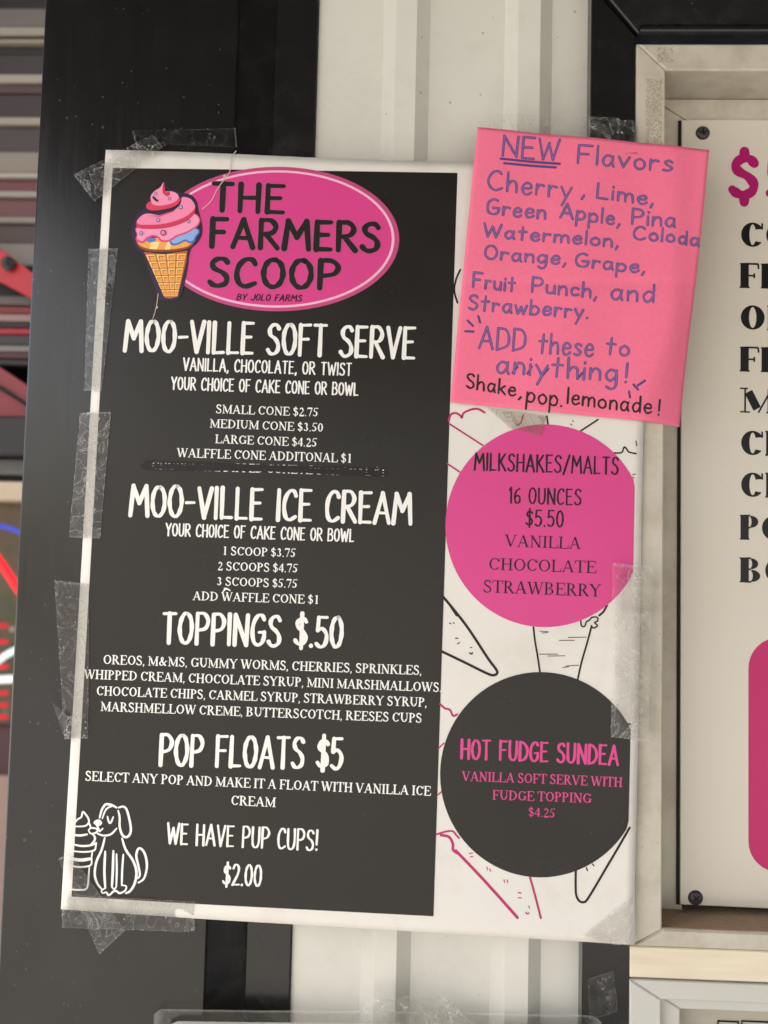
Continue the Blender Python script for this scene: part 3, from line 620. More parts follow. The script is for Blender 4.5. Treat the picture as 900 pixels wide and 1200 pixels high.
for s, a, b, h in (('THE', (250, 247), (332, 250.5), 31), ('FARMERS', (248, 289.5), (443, 295.5), 32), ('SCOOP', (246, 335.5), (396, 339), 32)):
    kw = dict(contrast=.22, gap=.19)
    line_of(s, a, b, h, M_halo, LL, weight=.255, **kw); line_of(s, a, b, h, M_type, LL + .00014, weight=.205, **kw)
line_of('BY JOLO FARMS', (278, 352.3), (353, 353.8), 6.8, M_type, LL + .00014, weight=.2, contrast=.15, slant=.22, gap=.2)

BR = dict(weight=.14, contrast=.30, gap=.17)
BS = dict(weight=.145, contrast=.30, gap=.19)
RO = dict(font='roman', thick=.175, thin=.085)
for s, a, b, h in (('MOO-VILLE SOFT SERVE', (147, 411), (485, 420), 35), ('MOO-VILLE ICE CREAM', (153, 604), (481, 614), 35),
                   ('TOPPINGS $.50', (191, 753), (400, 758.5), 35), ('POP FLOATS $5', (188, 896.5), (400, 900.5), 35), ('WE HAVE PUP CUPS!', (196.5, 988), (371.5, 996), 23.5), ('$2.00', (262, 1035.5), (306, 1037), 23.5)):
    line_of(s, a, b, h, jitter=.012, **dict(BR, weight=.14 if h > 30 else .115))
for s, a, b, h in (('VANILLA, CHOCOLATE, OR TWIST', (215.5, 434.2), (411.5, 440.5), 14), ('YOUR CHOICE OF CAKE CONE OR BOWL', (201.5, 456.5), (419.5, 463.8), 14), ('YOUR CHOICE OF CAKE CONE OR BOWL', (195, 627.6), (414.5, 634.8), 14)):
    line_of(s, a, b, h, **BS)
for s, a, b, h in (('SMALL CONE $2.75', (253, 484.4), (373.5, 488.6), 9.8), ('MEDIUM CONE $3.50', (246, 501.3), (379, 506.4), 9.8), ('LARGE CONE $4.25', (252.3, 519.4), (372, 524), 9.8),
                   ('WALFFLE CONE ADDITONAL $1', (207.5, 535.6), (413, 542.6), 10.2), ('1 SCOOP $3.75', (260.5, 650.2), (347, 653), 9.8), ('2 SCOOPS $4.75', (255, 668), (349.5, 671), 9.8),
                   ('3 SCOOPS $5.75', (254, 685.8), (349, 689), 9.8), ('ADD WAFFLE CONE $1', (226, 703), (374.5, 707.6), 10), ('OREOS, M&MS, GUMMY WORMS, CHERRIES, SPRINKLES,', (121, 777.8), (494.5, 790.5), 10.6),
                   ('WHIPPED CREAM, CHOCOLATE SYRUP, MINI MARSHMALLOWS.', (98.5, 795), (517.5, 810.5), 10.6), ('CHOCOLATE CHIPS, CARMEL SYRUP, STRAWBERRY SYRUP,', (113, 814.4), (500.5, 828), 10.6),
                   ('MARSHMELLOW CREME, BUTTERSCOTCH, REESES CUPS', (118, 832.8), (494.5, 846.5), 10.6), ('SELECT ANY POP AND MAKE IT A FLOAT WITH VANILLA ICE', (100, 914.2), (505, 932), 10.9), ('CREAM', (270.5, 942.7), (323.5, 945.4), 10.9),
                   ('CHOCOLATE DIPPED CONE ADDITIONAL $1', (178, 550.2), (452, 558.4), 9.6)):
    line_of(s, a, b, h, **RO)
# marker struck through the fifth price line
k = Ink(W, L2 + .00022)
for i in range(8):
    y0 = -5.9 + i * 1.5 + random.uniform(-.5, .5); pts = []
    for j in range(46):
        t = j / 45; x = 166 + random.uniform(-1, 1) + 290 * t if j in (0, 45) else 166 + 290 * t
        x = max(164 + 2 * abs(i - 4), min(458 - 2 * abs(i - 4), x))
        pts.append((x, 546.2 + 9.2 * t - 1.4 * math.sin(3 * t) + y0 * (.75 + .2 * math.sin(7 * t + 1)) + random.uniform(-.35, .35)))
    k.line(pts, 1.85, True, taper=.3)
tag(k.build('marker_scribble', M_marker, poster), 'dark marker scribble striking out a price line')

# printed cone on the badge (five-times crop coordinates)
def C5(pts): return [(140 + a / 5, 190 + b / 5) for a, b in pts]
ART = [0]
def art(name, pts, col, smooth=True, lv=None):
    ART[0] += 1 if lv is None else 0; k = Ink(W, LL + .0001 + (ART[0] + (lv or 0)) * .00004 + (.00016 if ART[0] > 1 else 0))
    q = C5(pts); k.fill(q) if smooth else k.add(q, [tuple(range(len(q)))])
    return k.build(name, mat('print_%02x%02x%02x' % col, lin(col), .38, .4, var=.03), poster)
art('printed_cone', [(268, 112), (250, 145), (212, 165), (186, 203), (160, 240), (148, 275), (106, 312), (90, 365), (74, 410), (82, 458), (94, 494), (112, 522), (138, 540), (160, 600), (182, 660), (207, 730), (232, 795), (256, 815), (330, 815), (357, 797), (378, 740), (402, 640), (414, 545), (428, 508), (458, 482), (484, 440), (490, 390), (478, 330), (468, 290), (458, 240), (432, 203), (392, 188), (355, 183), (330, 168), (295, 162)], (48, 32, 62))
art('printed_cone', [(148, 532), (265, 545), (402, 524), (394, 590), (368, 700), (342, 792), (305, 803), (272, 800), (238, 730), (195, 630)], (196, 104, 48), False)
for i in range(6):
    for j in range(4):
        def G(a, b):
            y = 541 + 252 * b; l = 152 + 112 * b; r = 398 - 52 * b; return (l + (r - l) * a, y - 7 * (a - .5) * (1 - b))
        a0, a1, b0, b1 = (j + .08) / 4, (j + .92) / 4, (i + .08) / 6, (i + .92) / 6
        art('waffle_cell', [G(a0, b0), G(a1, b0), G(a1, b1), G(a0, b1)], (250, 205, 120), False, 1)
        a0, a1, b0, b1 = (j + .26) / 4, (j + .86) / 4, (i + .30) / 6, (i + .84) / 6
        art('waffle_cell', [G(a0, b0), G(a1, b0), G(a1, b1), G(a0, b1)], (120, 62, 30), False, 2)
        a0, a1, b0, b1 = (j + .32) / 4, (j + .86) / 4, (i + .38) / 6, (i + .84) / 6
        art('waffle_cell', [G(a0, b0), G(a1, b0), G(a1, b1), G(a0, b1)], (240, 160, 78), False, 3)
ART[0] += 4
art('printed_cone', [(104, 476), (128, 510), (180, 528), (260, 531), (340, 526), (402, 512), (438, 484), (430, 464), (380, 460), (300, 455), (200, 455), (120, 455)], (150, 78, 34))
art('printed_cone', [(108, 470), (130, 497), (180, 514), (260, 518), (340, 513), (400, 500), (432, 476), (425, 460), (380, 455), (300, 450), (200, 450), (120, 450)], (246, 172, 84))
art('printed_cone', [(190, 470), (240, 472), (225, 517), (180, 514)], (255, 224, 150), False)
art('printed_cone', [(285, 470), (310, 470), (300, 518), (270, 518)], (255, 224, 150), False)
art('printed_cone', [(160, 455), (190, 448), (220, 455), (215, 470), (185, 477), (165, 470)], (94, 128, 206), False)
art('printed_cone', [(298, 465), (330, 438), (390, 412), (440, 392), (468, 398), (474, 420), (455, 447), (444, 474), (415, 482), (390, 470), (360, 484), (330, 494), (306, 489)], (84, 112, 190))
art('printed_cone', [(304, 462), (334, 440), (392, 416), (440, 398), (462, 404), (464, 420), (446, 442), (436, 464), (415, 470), (390, 458), (358, 474), (330, 483), (312, 478)], (142, 182, 236))
art('printed_cone', [(98, 402), (114, 386), (200, 392), (300, 382), (400, 342), (440, 306), (472, 328), (478, 356), (458, 388), (400, 424), (344, 443), (312, 466), (275, 476), (245, 470), (225, 449), (195, 444), (167, 460), (145, 481), (118, 476), (100, 458), (106, 430)], (224, 78, 130))
art('printed_cone', [(104, 404), (116, 392), (200, 396), (300, 386), (400, 348), (440, 314), (466, 332), (470, 354), (450, 382), (396, 414), (338, 434), (306, 455), (275, 464), (250, 458), (228, 438), (195, 433), (162, 448), (143, 468), (124, 464), (108, 452), (112, 430)], (250, 160, 198))
art('printed_cone', [(108, 352), (104, 375), (120, 394), (200, 399), (300, 389), (385, 360), (434, 322), (448, 288), (440, 262), (400, 300), (330, 340), (220, 365), (130, 362)], (214, 54, 92))
art('printed_cone', [(111, 345), (160, 308), (250, 318), (325, 290), (365, 245), (372, 212), (420, 222), (447, 260), (442, 284), (400, 322), (330, 352), (250, 370), (160, 374), (115, 368)], (247, 142, 182))
art('printed_cone', [(165, 322), (240, 328), (320, 300), (350, 272), (330, 290), (240, 318)], (226, 82, 130))
art('printed_cone', [(163, 272), (168, 250), (192, 236), (204, 250), (280, 252), (332, 216), (355, 212), (362, 232), (330, 266), (260, 286), (190, 290)], (222, 62, 98))
art('printed_cone', [(189, 206), (214, 176), (244, 156), (266, 126), (272, 178), (300, 178), (336, 188), (352, 210), (336, 236), (290, 256), (230, 262), (196, 250)], (248, 152, 190))
art('printed_cone', [(266, 124), (257, 165), (262, 192), (285, 208), (302, 197), (298, 180), (276, 184), (271, 160)], (206, 52, 88))
for a, b, r in ((218, 192, 10), (300, 222, 10), (364, 272, 13), (232, 347, 12), (410, 355, 11), (133, 425, 12), (262, 422, 17)):
    for rr, c in ((r, (70, 44, 88)), (r * .72, (186, 170, 214) if r < 16 else (236, 130, 170))):
        ART[0] += 1; k = Ink(W, LL + .00026 + ART[0] * .00004); k.disc((140 + a / 5, 190 + b / 5), rr / 5, n=14)
        k.build('sprinkle', mat('print_%02x%02x%02x' % c, lin(c), .38, .4, var=.03), poster)
ART[0] += 1; k = Ink(W, LL + .00026 + ART[0] * .00004); k.line(C5([(205, 215), (215, 226), (228, 236)]), 2.4); k.build('printed_mark', M_type, poster)

# dog and cup drawing (crop coordinates)
def CD(pts): return [(70 + a / 6.923, 920 + b / 6.923) for a, b in pts]
k = Ink(W, L2)
for sm, wd, pts in (
    (1, 17, [(328, 262), (345, 200), (372, 158), (398, 153), (432, 162), (465, 180)]), (1, 12, [(350, 268), (372, 208), (398, 180), (432, 168)]), (1, 14, [(285, 300), (305, 322), (330, 374)]), (1, 30, [(290, 302), (315, 292), (332, 304), (315, 318)]),
    (1, 17, [(482, 180), (520, 172), (548, 200), (574, 300), (580, 370), (562, 410), (532, 418), (506, 390), (490, 330), (490, 260), (478, 205)]), (1, 14, [(392, 252), (400, 290), (412, 305), (425, 290), (438, 255)]),
    (1, 14, [(310, 390), (360, 406), (420, 395), (466, 348)]), (1, 12, [(330, 372), (355, 348)]), (1, 13, [(238, 362), (260, 345), (300, 350), (312, 370), (290, 386), (258, 390), (238, 366)]),
    (1, 13, [(130, 300), (150, 275), (180, 255), (192, 214), (216, 236), (240, 276), (235, 310), (200, 330), (118, 332)]), (1, 12, [(240, 300), (252, 325), (255, 345)]), (1, 16, [(112, 400), (170, 405), (228, 396)]), (1, 15, [(270, 390), (290, 420), (285, 450), (262, 472)]),
    (1, 15, [(108, 475), (180, 490), (255, 485), (302, 465)]), (1, 13, [(302, 465), (296, 500), (288, 522), (250, 535), (180, 538), (106, 530)]), (0, 12, [(270, 540), (262, 588)]), (1, 24, [(104, 594), (180, 604), (262, 592)]), (1, 13, [(264, 592), (256, 645), (180, 660), (98, 652)]),
    (1, 13, [(246, 652), (240, 740), (234, 805), (215, 840), (150, 845), (84, 838)]), (1, 17, [(370, 425), (345, 520), (302, 620), (290, 720), (310, 790), (345, 835)]), (1, 18, [(510, 430), (540, 520), (600, 610), (628, 700), (615, 790), (580, 850), (545, 870)]),
    (1, 18, [(374, 535), (368, 690), (376, 830)]), (1, 18, [(440, 530), (436, 690), (430, 820)]), (1, 14, [(465, 555), (468, 690), (465, 820)]), (1, 15, [(520, 560), (512, 690), (510, 808)]),
    (1, 14, [(376, 830), (346, 850), (356, 870), (385, 864), (400, 886), (420, 878), (440, 858), (465, 852), (490, 870), (512, 864), (540, 846), (546, 815), (518, 806)]), (1, 12, [(430, 820), (448, 838), (465, 820)]),
    (1, 17, [(640, 750), (656, 720), (640, 640), (625, 570), (640, 515), (670, 518), (700, 570), (712, 660), (690, 750), (645, 785)])):
    k.line(CD(pts), 1.15 * wd / 6.923, bool(sm), taper=.3)
k.build('dog_drawing', M_white, poster)

# doodles on the white side of the poster
def C3(pts): return [(510 + a / 3.6, 470 + b / 3.6) for a, b in pts]
def C4(pts): return [(510 + a / 3.6, 690 + b / 3.6) for a, b in pts]
def CE(pts): return [(500 + a / 3.4615, 880 + b / 3.4615) for a, b in pts]
DOO = []
for f, wd, pts in ((C3, 2, [(57, 85), (65, 60), (85, 52), (105, 62), (112, 72), (120, 52), (150, 38), (180, 35), (208, 50)]), (C3, 1.6, [(60, 98), (200, 188)]), (C3, 1.6, [(50, 265), (104, 301)]), (C3, 1.3, [(370, 60), (362, 90), (345, 104)]),
    (C4, 2, [(20, 485), (40, 503), (62, 510), (75, 535), (92, 529)]), (C4, 1.4, [(14, 672), (36, 650)]), (C4, 1.4, [(12, 868), (28, 853)]),
    (CE, 1.8, [(40, 337), (75, 326), (105, 324), (118, 338), (131, 352)]), (CE, 2.6, [(58, 340), (90, 347), (106, 375), (106, 398), (122, 412)]), (CE, 2.7, [(118, 403), (240, 530), (366, 668)]), (CE, 2, [(418, 510), (440, 590), (460, 670)]),
    (CE, 1, [(172, 414), (186, 412)]), (CE, 1, [(177, 428), (187, 426)]), (CE, 1, [(243, 468), (246, 480)]), (CE, 1, [(255, 476), (259, 486)]), (CE, 1, [(312, 520), (316, 530)]), (CE, 1, [(325, 520), (328, 530)]), (CE, 1, [(370, 570), (382, 572)]), (CE, 1, [(370, 590), (382, 590)]), (CE, 1, [(412, 622), (415, 630)]), (CE, 1.4, [(400, 648), (406, 653), (412, 650)])):
    DOO.append((f(pts), wd, M_doodle_p))
for f, wd, pts in ((C3, 1.6, [(470, 65), (475, 100)]), (C3, 1.6, [(685, 80), (608, 130)]), (C3, .9, [(570, 98), (575, 102)]), (C3, .9, [(578, 84), (582, 88)]), (C3, 1.5, [(754, 220), (785, 218), (795, 196), (806, 203), (815, 216), (846, 223)]), (C3, 1, [(845, 170), (848, 190)]), (C3, 1, [(832, 312), (842, 309)]), (C3, 1, [(828, 326), (836, 323)]), (C3, 1.8, [(34, 825), (60, 860), (90, 905)]),
    (C4, 2.5, [(30, 30), (80, 90), (140, 168), (220, 290), (254, 336), (261, 354), (246, 364), (215, 355), (120, 308), (24, 262)]), (C4, 1, [(60, 144), (66, 148)]), (C4, 1, [(76, 142), (80, 146)]), (C4, 1, [(86, 208), (96, 208)]), (C4, 1, [(94, 232), (102, 226)]), (C4, 1, [(148, 247), (154, 247)]), (C4, 1.4, [(145, 270), (152, 274), (157, 270)]), (C4, 1, [(26, 186), (30, 190)]),
    (C4, 1.8, [(413, 158), (420, 220), (432, 290), (441, 352)]), (C4, 1.8, [(656, 162), (638, 230), (615, 310), (598, 388)]), (C4, 1.5, [(612, 134), (615, 155), (628, 158), (636, 138), (646, 134), (660, 120), (680, 120), (683, 135), (670, 142), (682, 155), (665, 165), (656, 155)]), (C4, 2, [(722, 70), (708, 95), (690, 112)]),
    (C4, .7, [(440, 178), (475, 180)]), (C4, .7, [(449, 186), (474, 184)]), (C4, .7, [(560, 205), (636, 203)]), (C4, .7, [(522, 217), (586, 217)]), (C4, .7, [(438, 275), (516, 275)]), (C4, .7, [(474, 283), (546, 282)]), (C4, .7, [(550, 325), (602, 321)]), (C4, .7, [(537, 331), (562, 328)]), (C4, 1.8, [(786, 563), (818, 568)]),
    (CE, 2.2, [(603, 480), (602, 540), (604, 580), (616, 602), (632, 607), (648, 596), (690, 530), (760, 410), (819, 306)]), (CE, 1.2, [(646, 470), (650, 482)]), (CE, 1.2, [(670, 455), (676, 462)]),
    ((lambda p: [(300 + a / 3, 300 + b / 3) for a, b in p]), 1.8, [(718, 50), (703, 85), (697, 125), (708, 166)])):
    DOO.append((f(pts), wd, M_type))
for m_ in (M_doodle_p, M_type):
    todo = [d for d in DOO if d[2] is m_]
    while todo:                                       # strokes within a few pixels of each other are one drawing
        grp = [todo.pop(0)]; grew = True
        while grew:
            grew = False
            for d in list(todo):
                if any(math.dist(p, q) < 17 for e in grp for p in dense(e[0], 6) for q in dense(d[0], 6)): grp.append(d); todo.remove(d); grew = True
        k = Ink(W, L1)
        for pts, wd, _ in grp: k.line(pts, wd * 1.22)
        k.build('cone_doodle', m_, poster)
def clip(x0, y0, x1, y1): return lambda y: x0 + (x1 - x0) * (y - y0) / (y1 - y0)
rc = clip(743.6, 560, 734.5, 1000)
oval('milkshake_circle', 638.2, 616.3, 116.3, 118.6, M_pink, L1 + .00012, 12, rc, 80)
oval('sundae_circle', 633, 907.3, 117.3, 120, M_ink, L1 + .00012, 12, rc, 80)
LC = L1 + .00034
for s, a, b, h in (('MILKSHAKES/MALTS', (556, 551), (723.5, 556), 19.5), ('16 OUNCES', (596.5, 589.6), (680, 592), 18), ('$5.50', (616, 616.2), (659, 617.6), 18.5)):
    line_of(s, a, b, h, M_type, LC, weight=.12, contrast=.3, gap=.19, jitter=.01)
for s, a, b, h in (('VANILLA', (591, 640.3), (680.5, 643.6), 13.6), ('CHOCOLATE', (572, 667.6), (698.5, 671.6), 13.8), ('STRAWBERRY', (565.5, 694), (704, 699.2), 14.2)):
    line_of(s, a, b, h, M_type, LC, font='roman', thick=.15, thin=.06)
line_of('HOT FUDGE SUNDEA', (540.5, 888.3), (722.5, 895), 21.8, M_pink, LC, weight=.15, contrast=.3, gap=.19, jitter=.01)
for s, a, b, h in (('VANILLA SOFT SERVE WITH', (541, 914.3), (728, 920.8), 11), ('FUDGE TOPPING', (576.5, 936.3), (692.5, 940), 11), ('$4.25', (618.5, 955.8), (650.5, 957.6), 10.4)):
    line_of(s, a, b, h, M_pink, LC, font='roman', thick=.16, thin=.075)

# ------------------------------------------------------------------ the pink note
note = thing('flavor_note', 'bright pink handwritten card listing new flavors, taped over the poster corner', 'note')
NC = [(559, 154), (829, 179), (798.5, 499), (527.5, 473)]
nc = [P(*q) for q in NC]
def note_fn(u, v):
    p = nc[0].lerp(nc[1], u).lerp(nc[3].lerp(nc[2], u), v); q = px_of(p); p.y = -note_d(p, *q); return p
sheet('card', note_fn, 60, 72, .0005, M_note, note)
def hand(s, a, b, h, black=False, wt=None, **kw):
    k1 = Ink(WN, .00025); k2 = Ink(WN, .00042)
    lean = (559 - 527.5) / 319
    wpx = wt or (2.4 if black else 2.8)
    text(k1, s, a, b, h, 'hand', weight=wpx / h, contrast=.08, gap=.2, jitter=.02, lean=lean * .75, ink2=None if black else k2, w2=.42, **kw)
    k1.build('handwriting', M_blackpen if black else M_purple, note)
    if not black: k2.build('handwriting', M_purple2, note)
for s, a, b, h in (('NEW', (588, 188), (653, 191.5), 24), ('Flavors', (675, 195.8), (785, 205.5), 21), ('Cherry', (570, 226), (667, 237), 22), (',', (680, 235), (683, 235.5), 18), ('Lime,', (697.5, 236), (763, 244), 17),
                   ('Green', (569, 254.6), (637.5, 260), 17), ('Apple,', (655, 259), (724, 268), 16.5), ('Pina', (738, 266), (788, 270.5), 17.5), ('Watermelon,', (566, 281), (722, 293), 15), ('Coloda', (739.5, 283.5), (817, 291), 15),
                   ('Orange,', (567, 306.5), (661, 313.5), 15.5), ('Grape,', (672, 315.5), (753, 323), 15), ('Fruit', (553.5, 339.5), (602.5, 344), 16.5), ('Punch,', (622, 344.5), (697, 352.5), 17), ('and', (714, 353), (764, 357), 20),
                   ('Strawberry.', (548, 365.5), (687, 376), 17), ('ADD', (561, 410.3), (614, 413.5), 25), ('these', (630, 416), (693, 419.5), 23), ('to', (709, 417), (735, 419.5), 20), ('!', (730.5, 450.5), (732, 451), 23)):
    hand(s, a, b, h)
hand('aniything', (581, 438.5), (721, 449), 22.5, wt=3.0)
for s, a, b, h in (('Shake', (545.5, 455.5), (603, 466), 16.5), (',', (607, 467), (610, 468), 14), ('pop.', (616, 472.5), (657, 478), 19), ('lemonade', (663, 474.5), (761, 486.5), 18), ('!', (770, 487), (771, 487.5), 18)):
    hand(s, a, b, h, True)
def N1(p): return (530 + p[0] / 2.903, 150 + p[1] / 2.903)
def N2(p): return (520 + p[0] / 2.903, 320 + p[1] / 2.903)
for f, a, b in ((N1, (162, 119), (362, 135)), (N1, (174, 134), (348, 147)), (N2, (80, 170), (98, 188)), (N2, (72, 206), (100, 207)), (N2, (116, 155), (122, 176)), (N2, (654, 388), (678, 372)), (N2, (640, 385), (655, 402)), (N2, (625, 408), (628, 428)),
                (N2, (232, 344), (248, 325)), (N2, (282, 348), (296, 325)), (N2, (335, 352), (352, 332)), (N2, (450, 366), (468, 345)), (N2, (560, 372), (585, 362))):
    k = Ink(WN, .00025); k.line([f(a), f(b)], 2.6, False); k.build('pen_stroke', M_purple, note)

# ------------------------------------------------------------------ tape
def tape(label, corners, m, y=-.0035, nu=14, nv=6, wr_=.0006, follow=None, seed=0, name='clear_tape', group=None):
    c = [P(*q, 0) for q in corners]
    def fn(u, v):
        p = c[0].lerp(c[1], u).lerp(c[3].lerp(c[2], u), v)
        if follow: p.y = follow(p)
        else: p.y = y
        p.y += wr_ * noise.noise(Vector((p.x * 60, p.z * 60, seed))); 
        e = .0006 * noise.noise(Vector((p.x * 220, p.z * 220, seed + 5)))
        if u in (0, 1): p.x += e
        if v in (0, 1): p.z += e
        return p
    return tag(sheet(name, fn, nu, nv, 0, m, None, True), label, 'tape', group)
def onposter(p): return -poster_d(p) - .0011
def stick(p):                                   # rides over the poster edge down onto the post
    l = pc[0].x + (pc[3].x - pc[0].x) * (pc[0].z - p.z) / (pc[0].z - pc[3].z)
    return -.0004 - (poster_d(p) + .0008) * sstep(l - .006, l + .001, p.x)
tape('clear tape strip slanting across the top left corner of the menu poster', [(88, 207), (180, 160), (192, 174), (112, 238)], M_milky, follow=lambda p: -.0036, seed=1)
tape('clear tape strip lying flat on the black post above the poster', [(155, 153), (276, 150), (278, 172), (158, 167)], M_faint, y=.0004, wr_=.0002, seed=2)
tape('thin clear tape strip on the poster edge beside the cone logo', [(104, 292), (139, 292), (120, 459), (99, 458)], M_clear, follow=stick, nu=8, nv=24, seed=3)
tape('clear tape strip on the poster edge beside the first soft serve prices', [(94, 484), (131, 483), (118, 631), (81, 630)], M_milky, follow=stick, nu=8, nv=24, seed=4)
tape('speckled clear tape strip on the poster edge beside the toppings list', [(64, 680), (105, 684), (104, 865), (76, 866)], M_clear, follow=stick, nu=8, nv=24, seed=5)
tape('folded tape flap sticking up beside the toppings list', [(63, 820), (82, 842), (104, 835), (80, 866)], M_milky, y=-.006, wr_=.002, seed=6)
tape('clear tape strip slanting across the bottom left corner under the dog drawing', [(71, 1004), (86, 998), (149, 1088), (119, 1115)], M_clear, follow=lambda p: -.0055, seed=7, nu=16, nv=16)
tape('wrinkled clear tape strip along the bottom left edge of the poster', [(75, 1046), (229, 1055), (229, 1090), (75, 1085)], M_clear, follow=lambda p: -.0042, seed=8, wr_=.0015, nu=24, nv=8)
tape('milky tape strip holding the top of the pink note', [(575, 135), (742, 144), (745, 186), (570, 172)], M_clear, follow=lambda p: -.0088 + .005 * sstep(1.80, 1.83, p.z), seed=9)
tape('small cloudy tape square above the pink note on the black trim', [(690, 139), (725, 142), (724, 176), (688, 172)], M_milky, y=-.0045, seed=10)
tape('dirty brown tape remnant under the lower edge of the pink note', [(570, 478), (640, 488), (633, 512), (596, 502)], M_dirty, follow=onposter, seed=11)
tape('crinkled clear tape along the right edge of the poster by the window frame', [(716, 660), (762, 664), (758, 868), (714, 862)], M_crinkle, follow=lambda p: -.0072, seed=12, wr_=.002, nu=10, nv=40)
tape('torn tape scrap on the rim of the black sundae circle', [(716, 829), (722, 833), (737, 862), (715, 859)], M_milky, follow=onposter, seed=13)
tape('milky tape strip slanting across the bottom right corner of the poster', [(680, 1093), (742, 1046), (742, 1104), (700, 1102)], M_milky, follow=onposter, seed=14)
tape('clear tape square on the black trim below the poster', [(690, 1150), (720, 1140), (725, 1188), (692, 1198)], M_faint, y=.0044, wr_=.0004, seed=15)
c = P(713, 1170, YJ)
ts = thing('trim_screw', 'small round screw head in the black trim below the poster', 'screw')
lathe('screw_head', [(.0032, 0), (.0030, .0008), (.0016, .0013)], c, mat('dull_screw', (.12, .12, .12), .4, .5, metal=.7), ts)

# clear sleeve with a white sheet below the poster
sl = thing('plastic_sleeve', 'clear plastic sleeve holding a white sheet, taped below the poster', 'sleeve')
def sl_fn(off, x0, x1, t0, t1, b):
    def fn(u, v):
        px = x0 + (x1 - x0) * u; top = t0 + (t1 - t0) * u
        top += 6 * max(0, 1 - u / .02) ** 2 + 7 * max(0, 1 - (1 - u) / .025) ** 2
        p = P(px, top + (b - top) * v); p.y = -off - .0012 * math.sin(6 * u + 1) ; return p
    return fn
sheet('sleeve_film', sl_fn(.0060, 183, 703, 1178, 1186, 1330), 60, 16, .0002, M_sleeve, sl, True)
sheet('white_sheet', sl_fn(.0045, 198, 690, 1193, 1201, 1325), 40, 10, .0003, M_paper, sl)
k = [P(*q) for q in ((428, 1166), (520, 1160), (560, 1198), (425, 1204))]
def crum(u, v):
    p = k[0].lerp(k[1], u).lerp(k[3].lerp(k[2], u), v); n_ = noise.noise(Vector((p.x * 110, p.z * 110, 3))) + .6 * noise.noise(Vector((p.x * 260, p.z * 260, 9)))
    p.y = -.012 + .007 * n_; p.z += .004 * noise.noise(Vector((p.x * 160, 2, 1))) * (1 - v); return p
cr = sheet('crumpled_film', crum, 14, 7, .00008, M_glint, None, True)
for p in cr.data.polygons: p.use_smooth = False
tag(cr, 'crumpled scrap of clear film stuck over the top of the plastic sleeve', 'film')
# thread of dried glue across the top of the poster
k = Ink(W, .0012); k.line([(277, 178), (272, 186), (271, 198), (268, 206), (256, 222), (248, 237), (238, 246)], 1.1); k.disc((264, 208), 2.1, n=10); k.build('glue_thread', mat('dried_glue', (.62, .48, .42), .3, .5), poster)
k = Ink(W, .0009); k.line([(186, 345), (184, 360), (180, 374)], .8); k.disc((184.5, 361), 1.3, n=8); k.build('glue_thread', mat('dried_glue', (.62, .48, .42), .3, .5), poster)
k = Ink(W, .0009); k.disc((265, 690), 2.6, 1.4, n=10); k.line([(262, 693), (266, 690), (270, 692)], 1.6); k.build('paint_fleck', M_white, poster)

# ================================================================== beyond the corner, left
def bgcol(nm, c, **kw): return mat(nm, lin(c), kw.pop('rough', .45), .4, **kw)
YL = .95
sh = thing('slatted_shutter', 'stack of brown and tan metal slats beyond the corner post', 'shutter')
slats = [(-230, -90, (56, 48, 44), 0), (-89, -74, (160, 150, 134), .012), (-73, 12, (40, 34, 32), 0), (13, 35, (120, 112, 100), .01), (36, 45, (170, 160, 140), .014), (46, 49, (14, 12, 12), 0), (50, 54, (160, 150, 134), .014), (55, 64, (44, 38, 36), 0), (65, 90, (62, 52, 48), .004), (91, 100, (172, 160, 144), .014), (101, 110, (84, 60, 56), .006), (111, 140, (58, 46, 42), .002),
         (141, 149, (168, 156, 140), .014), (150, 180, (70, 60, 56), .004), (181, 205, (150, 138, 120), .012), (206, 211, (190, 180, 168), .015), (212, 226, (120, 62, 64), .004), (227, 233, (176, 166, 154), .014), (234, 256, (118, 72, 70), .004), (257, 263, (160, 148, 136), .013), (264, 286, (86, 66, 60), .004), (287, 312, (150, 140, 126), .01), (313, 352, (30, 26, 28), 0)]
for a, b, c, d in slats:
    z1, z0 = Z(25, a, YL), Z(25, b + .8, YL)
    c = tuple(int(v * .86) for v in c)
    boxp('slat', -1.6, -.42, YL - d, YL + .05, z0, z1, bgcol('slat_%d' % c[0] + '_%d' % c[1], c, var=.12, vscale=20, stretch=(.2, 1, 2)), sh, .002)
boxp('back_board', -1.6, -.42, YL + .052, YL + .08, Z(25, 560, YL), Z(25, -230, YL), M_dark, sh)
def bgpoly(name, pts, y, m, parent, t=.03): return prism(name, [(P(a, b, y).x, P(a, b, y).z) for a, b in pts], y, y + t, m, parent, .001)
M_red = bgcol('red_enamel', (176, 26, 38), rough=.35, var=.1)
M_dred = bgcol('dark_red_enamel', (132, 44, 52), rough=.4, var=.12)
br = thing('red_bracket', 'red enamel bracket plate with a dark bolt beyond the corner post', 'bracket')
bgpoly('plate', [(-140, 215), (0, 291), (60, 336), (60, 362), (0, 330), (-140, 262)], YL - .08, M_red, br, .012)
c = P(11, 310, YL - .081); lathe('bolt', [(.012, 0), (.012, .010), (.006, .012), (.006, .022), (.004, .024)], c, M_screw, br, 8)
rk = thing('red_rack', 'rack of red and grey rails under the red bracket beyond the post', 'rack')
for a, b, c in ((352, 362, (94, 86, 82)), (364, 372, (118, 40, 46)), (373, 381, (150, 120, 118)), (382, 388, (30, 20, 22)), (389, 396, (150, 30, 44)), (397, 408, (50, 46, 46)), (409, 416, (120, 114, 110)), (417, 424, (70, 34, 36)), (425, 432, (24, 20, 20))):
    boxp('rail', -1.6, -.40, YL - .03, YL - .005, Z(25, b + .6, YL), Z(25, a, YL), bgcol('rail_%d_%d' % c[:2], c, var=.1), rk, .002)
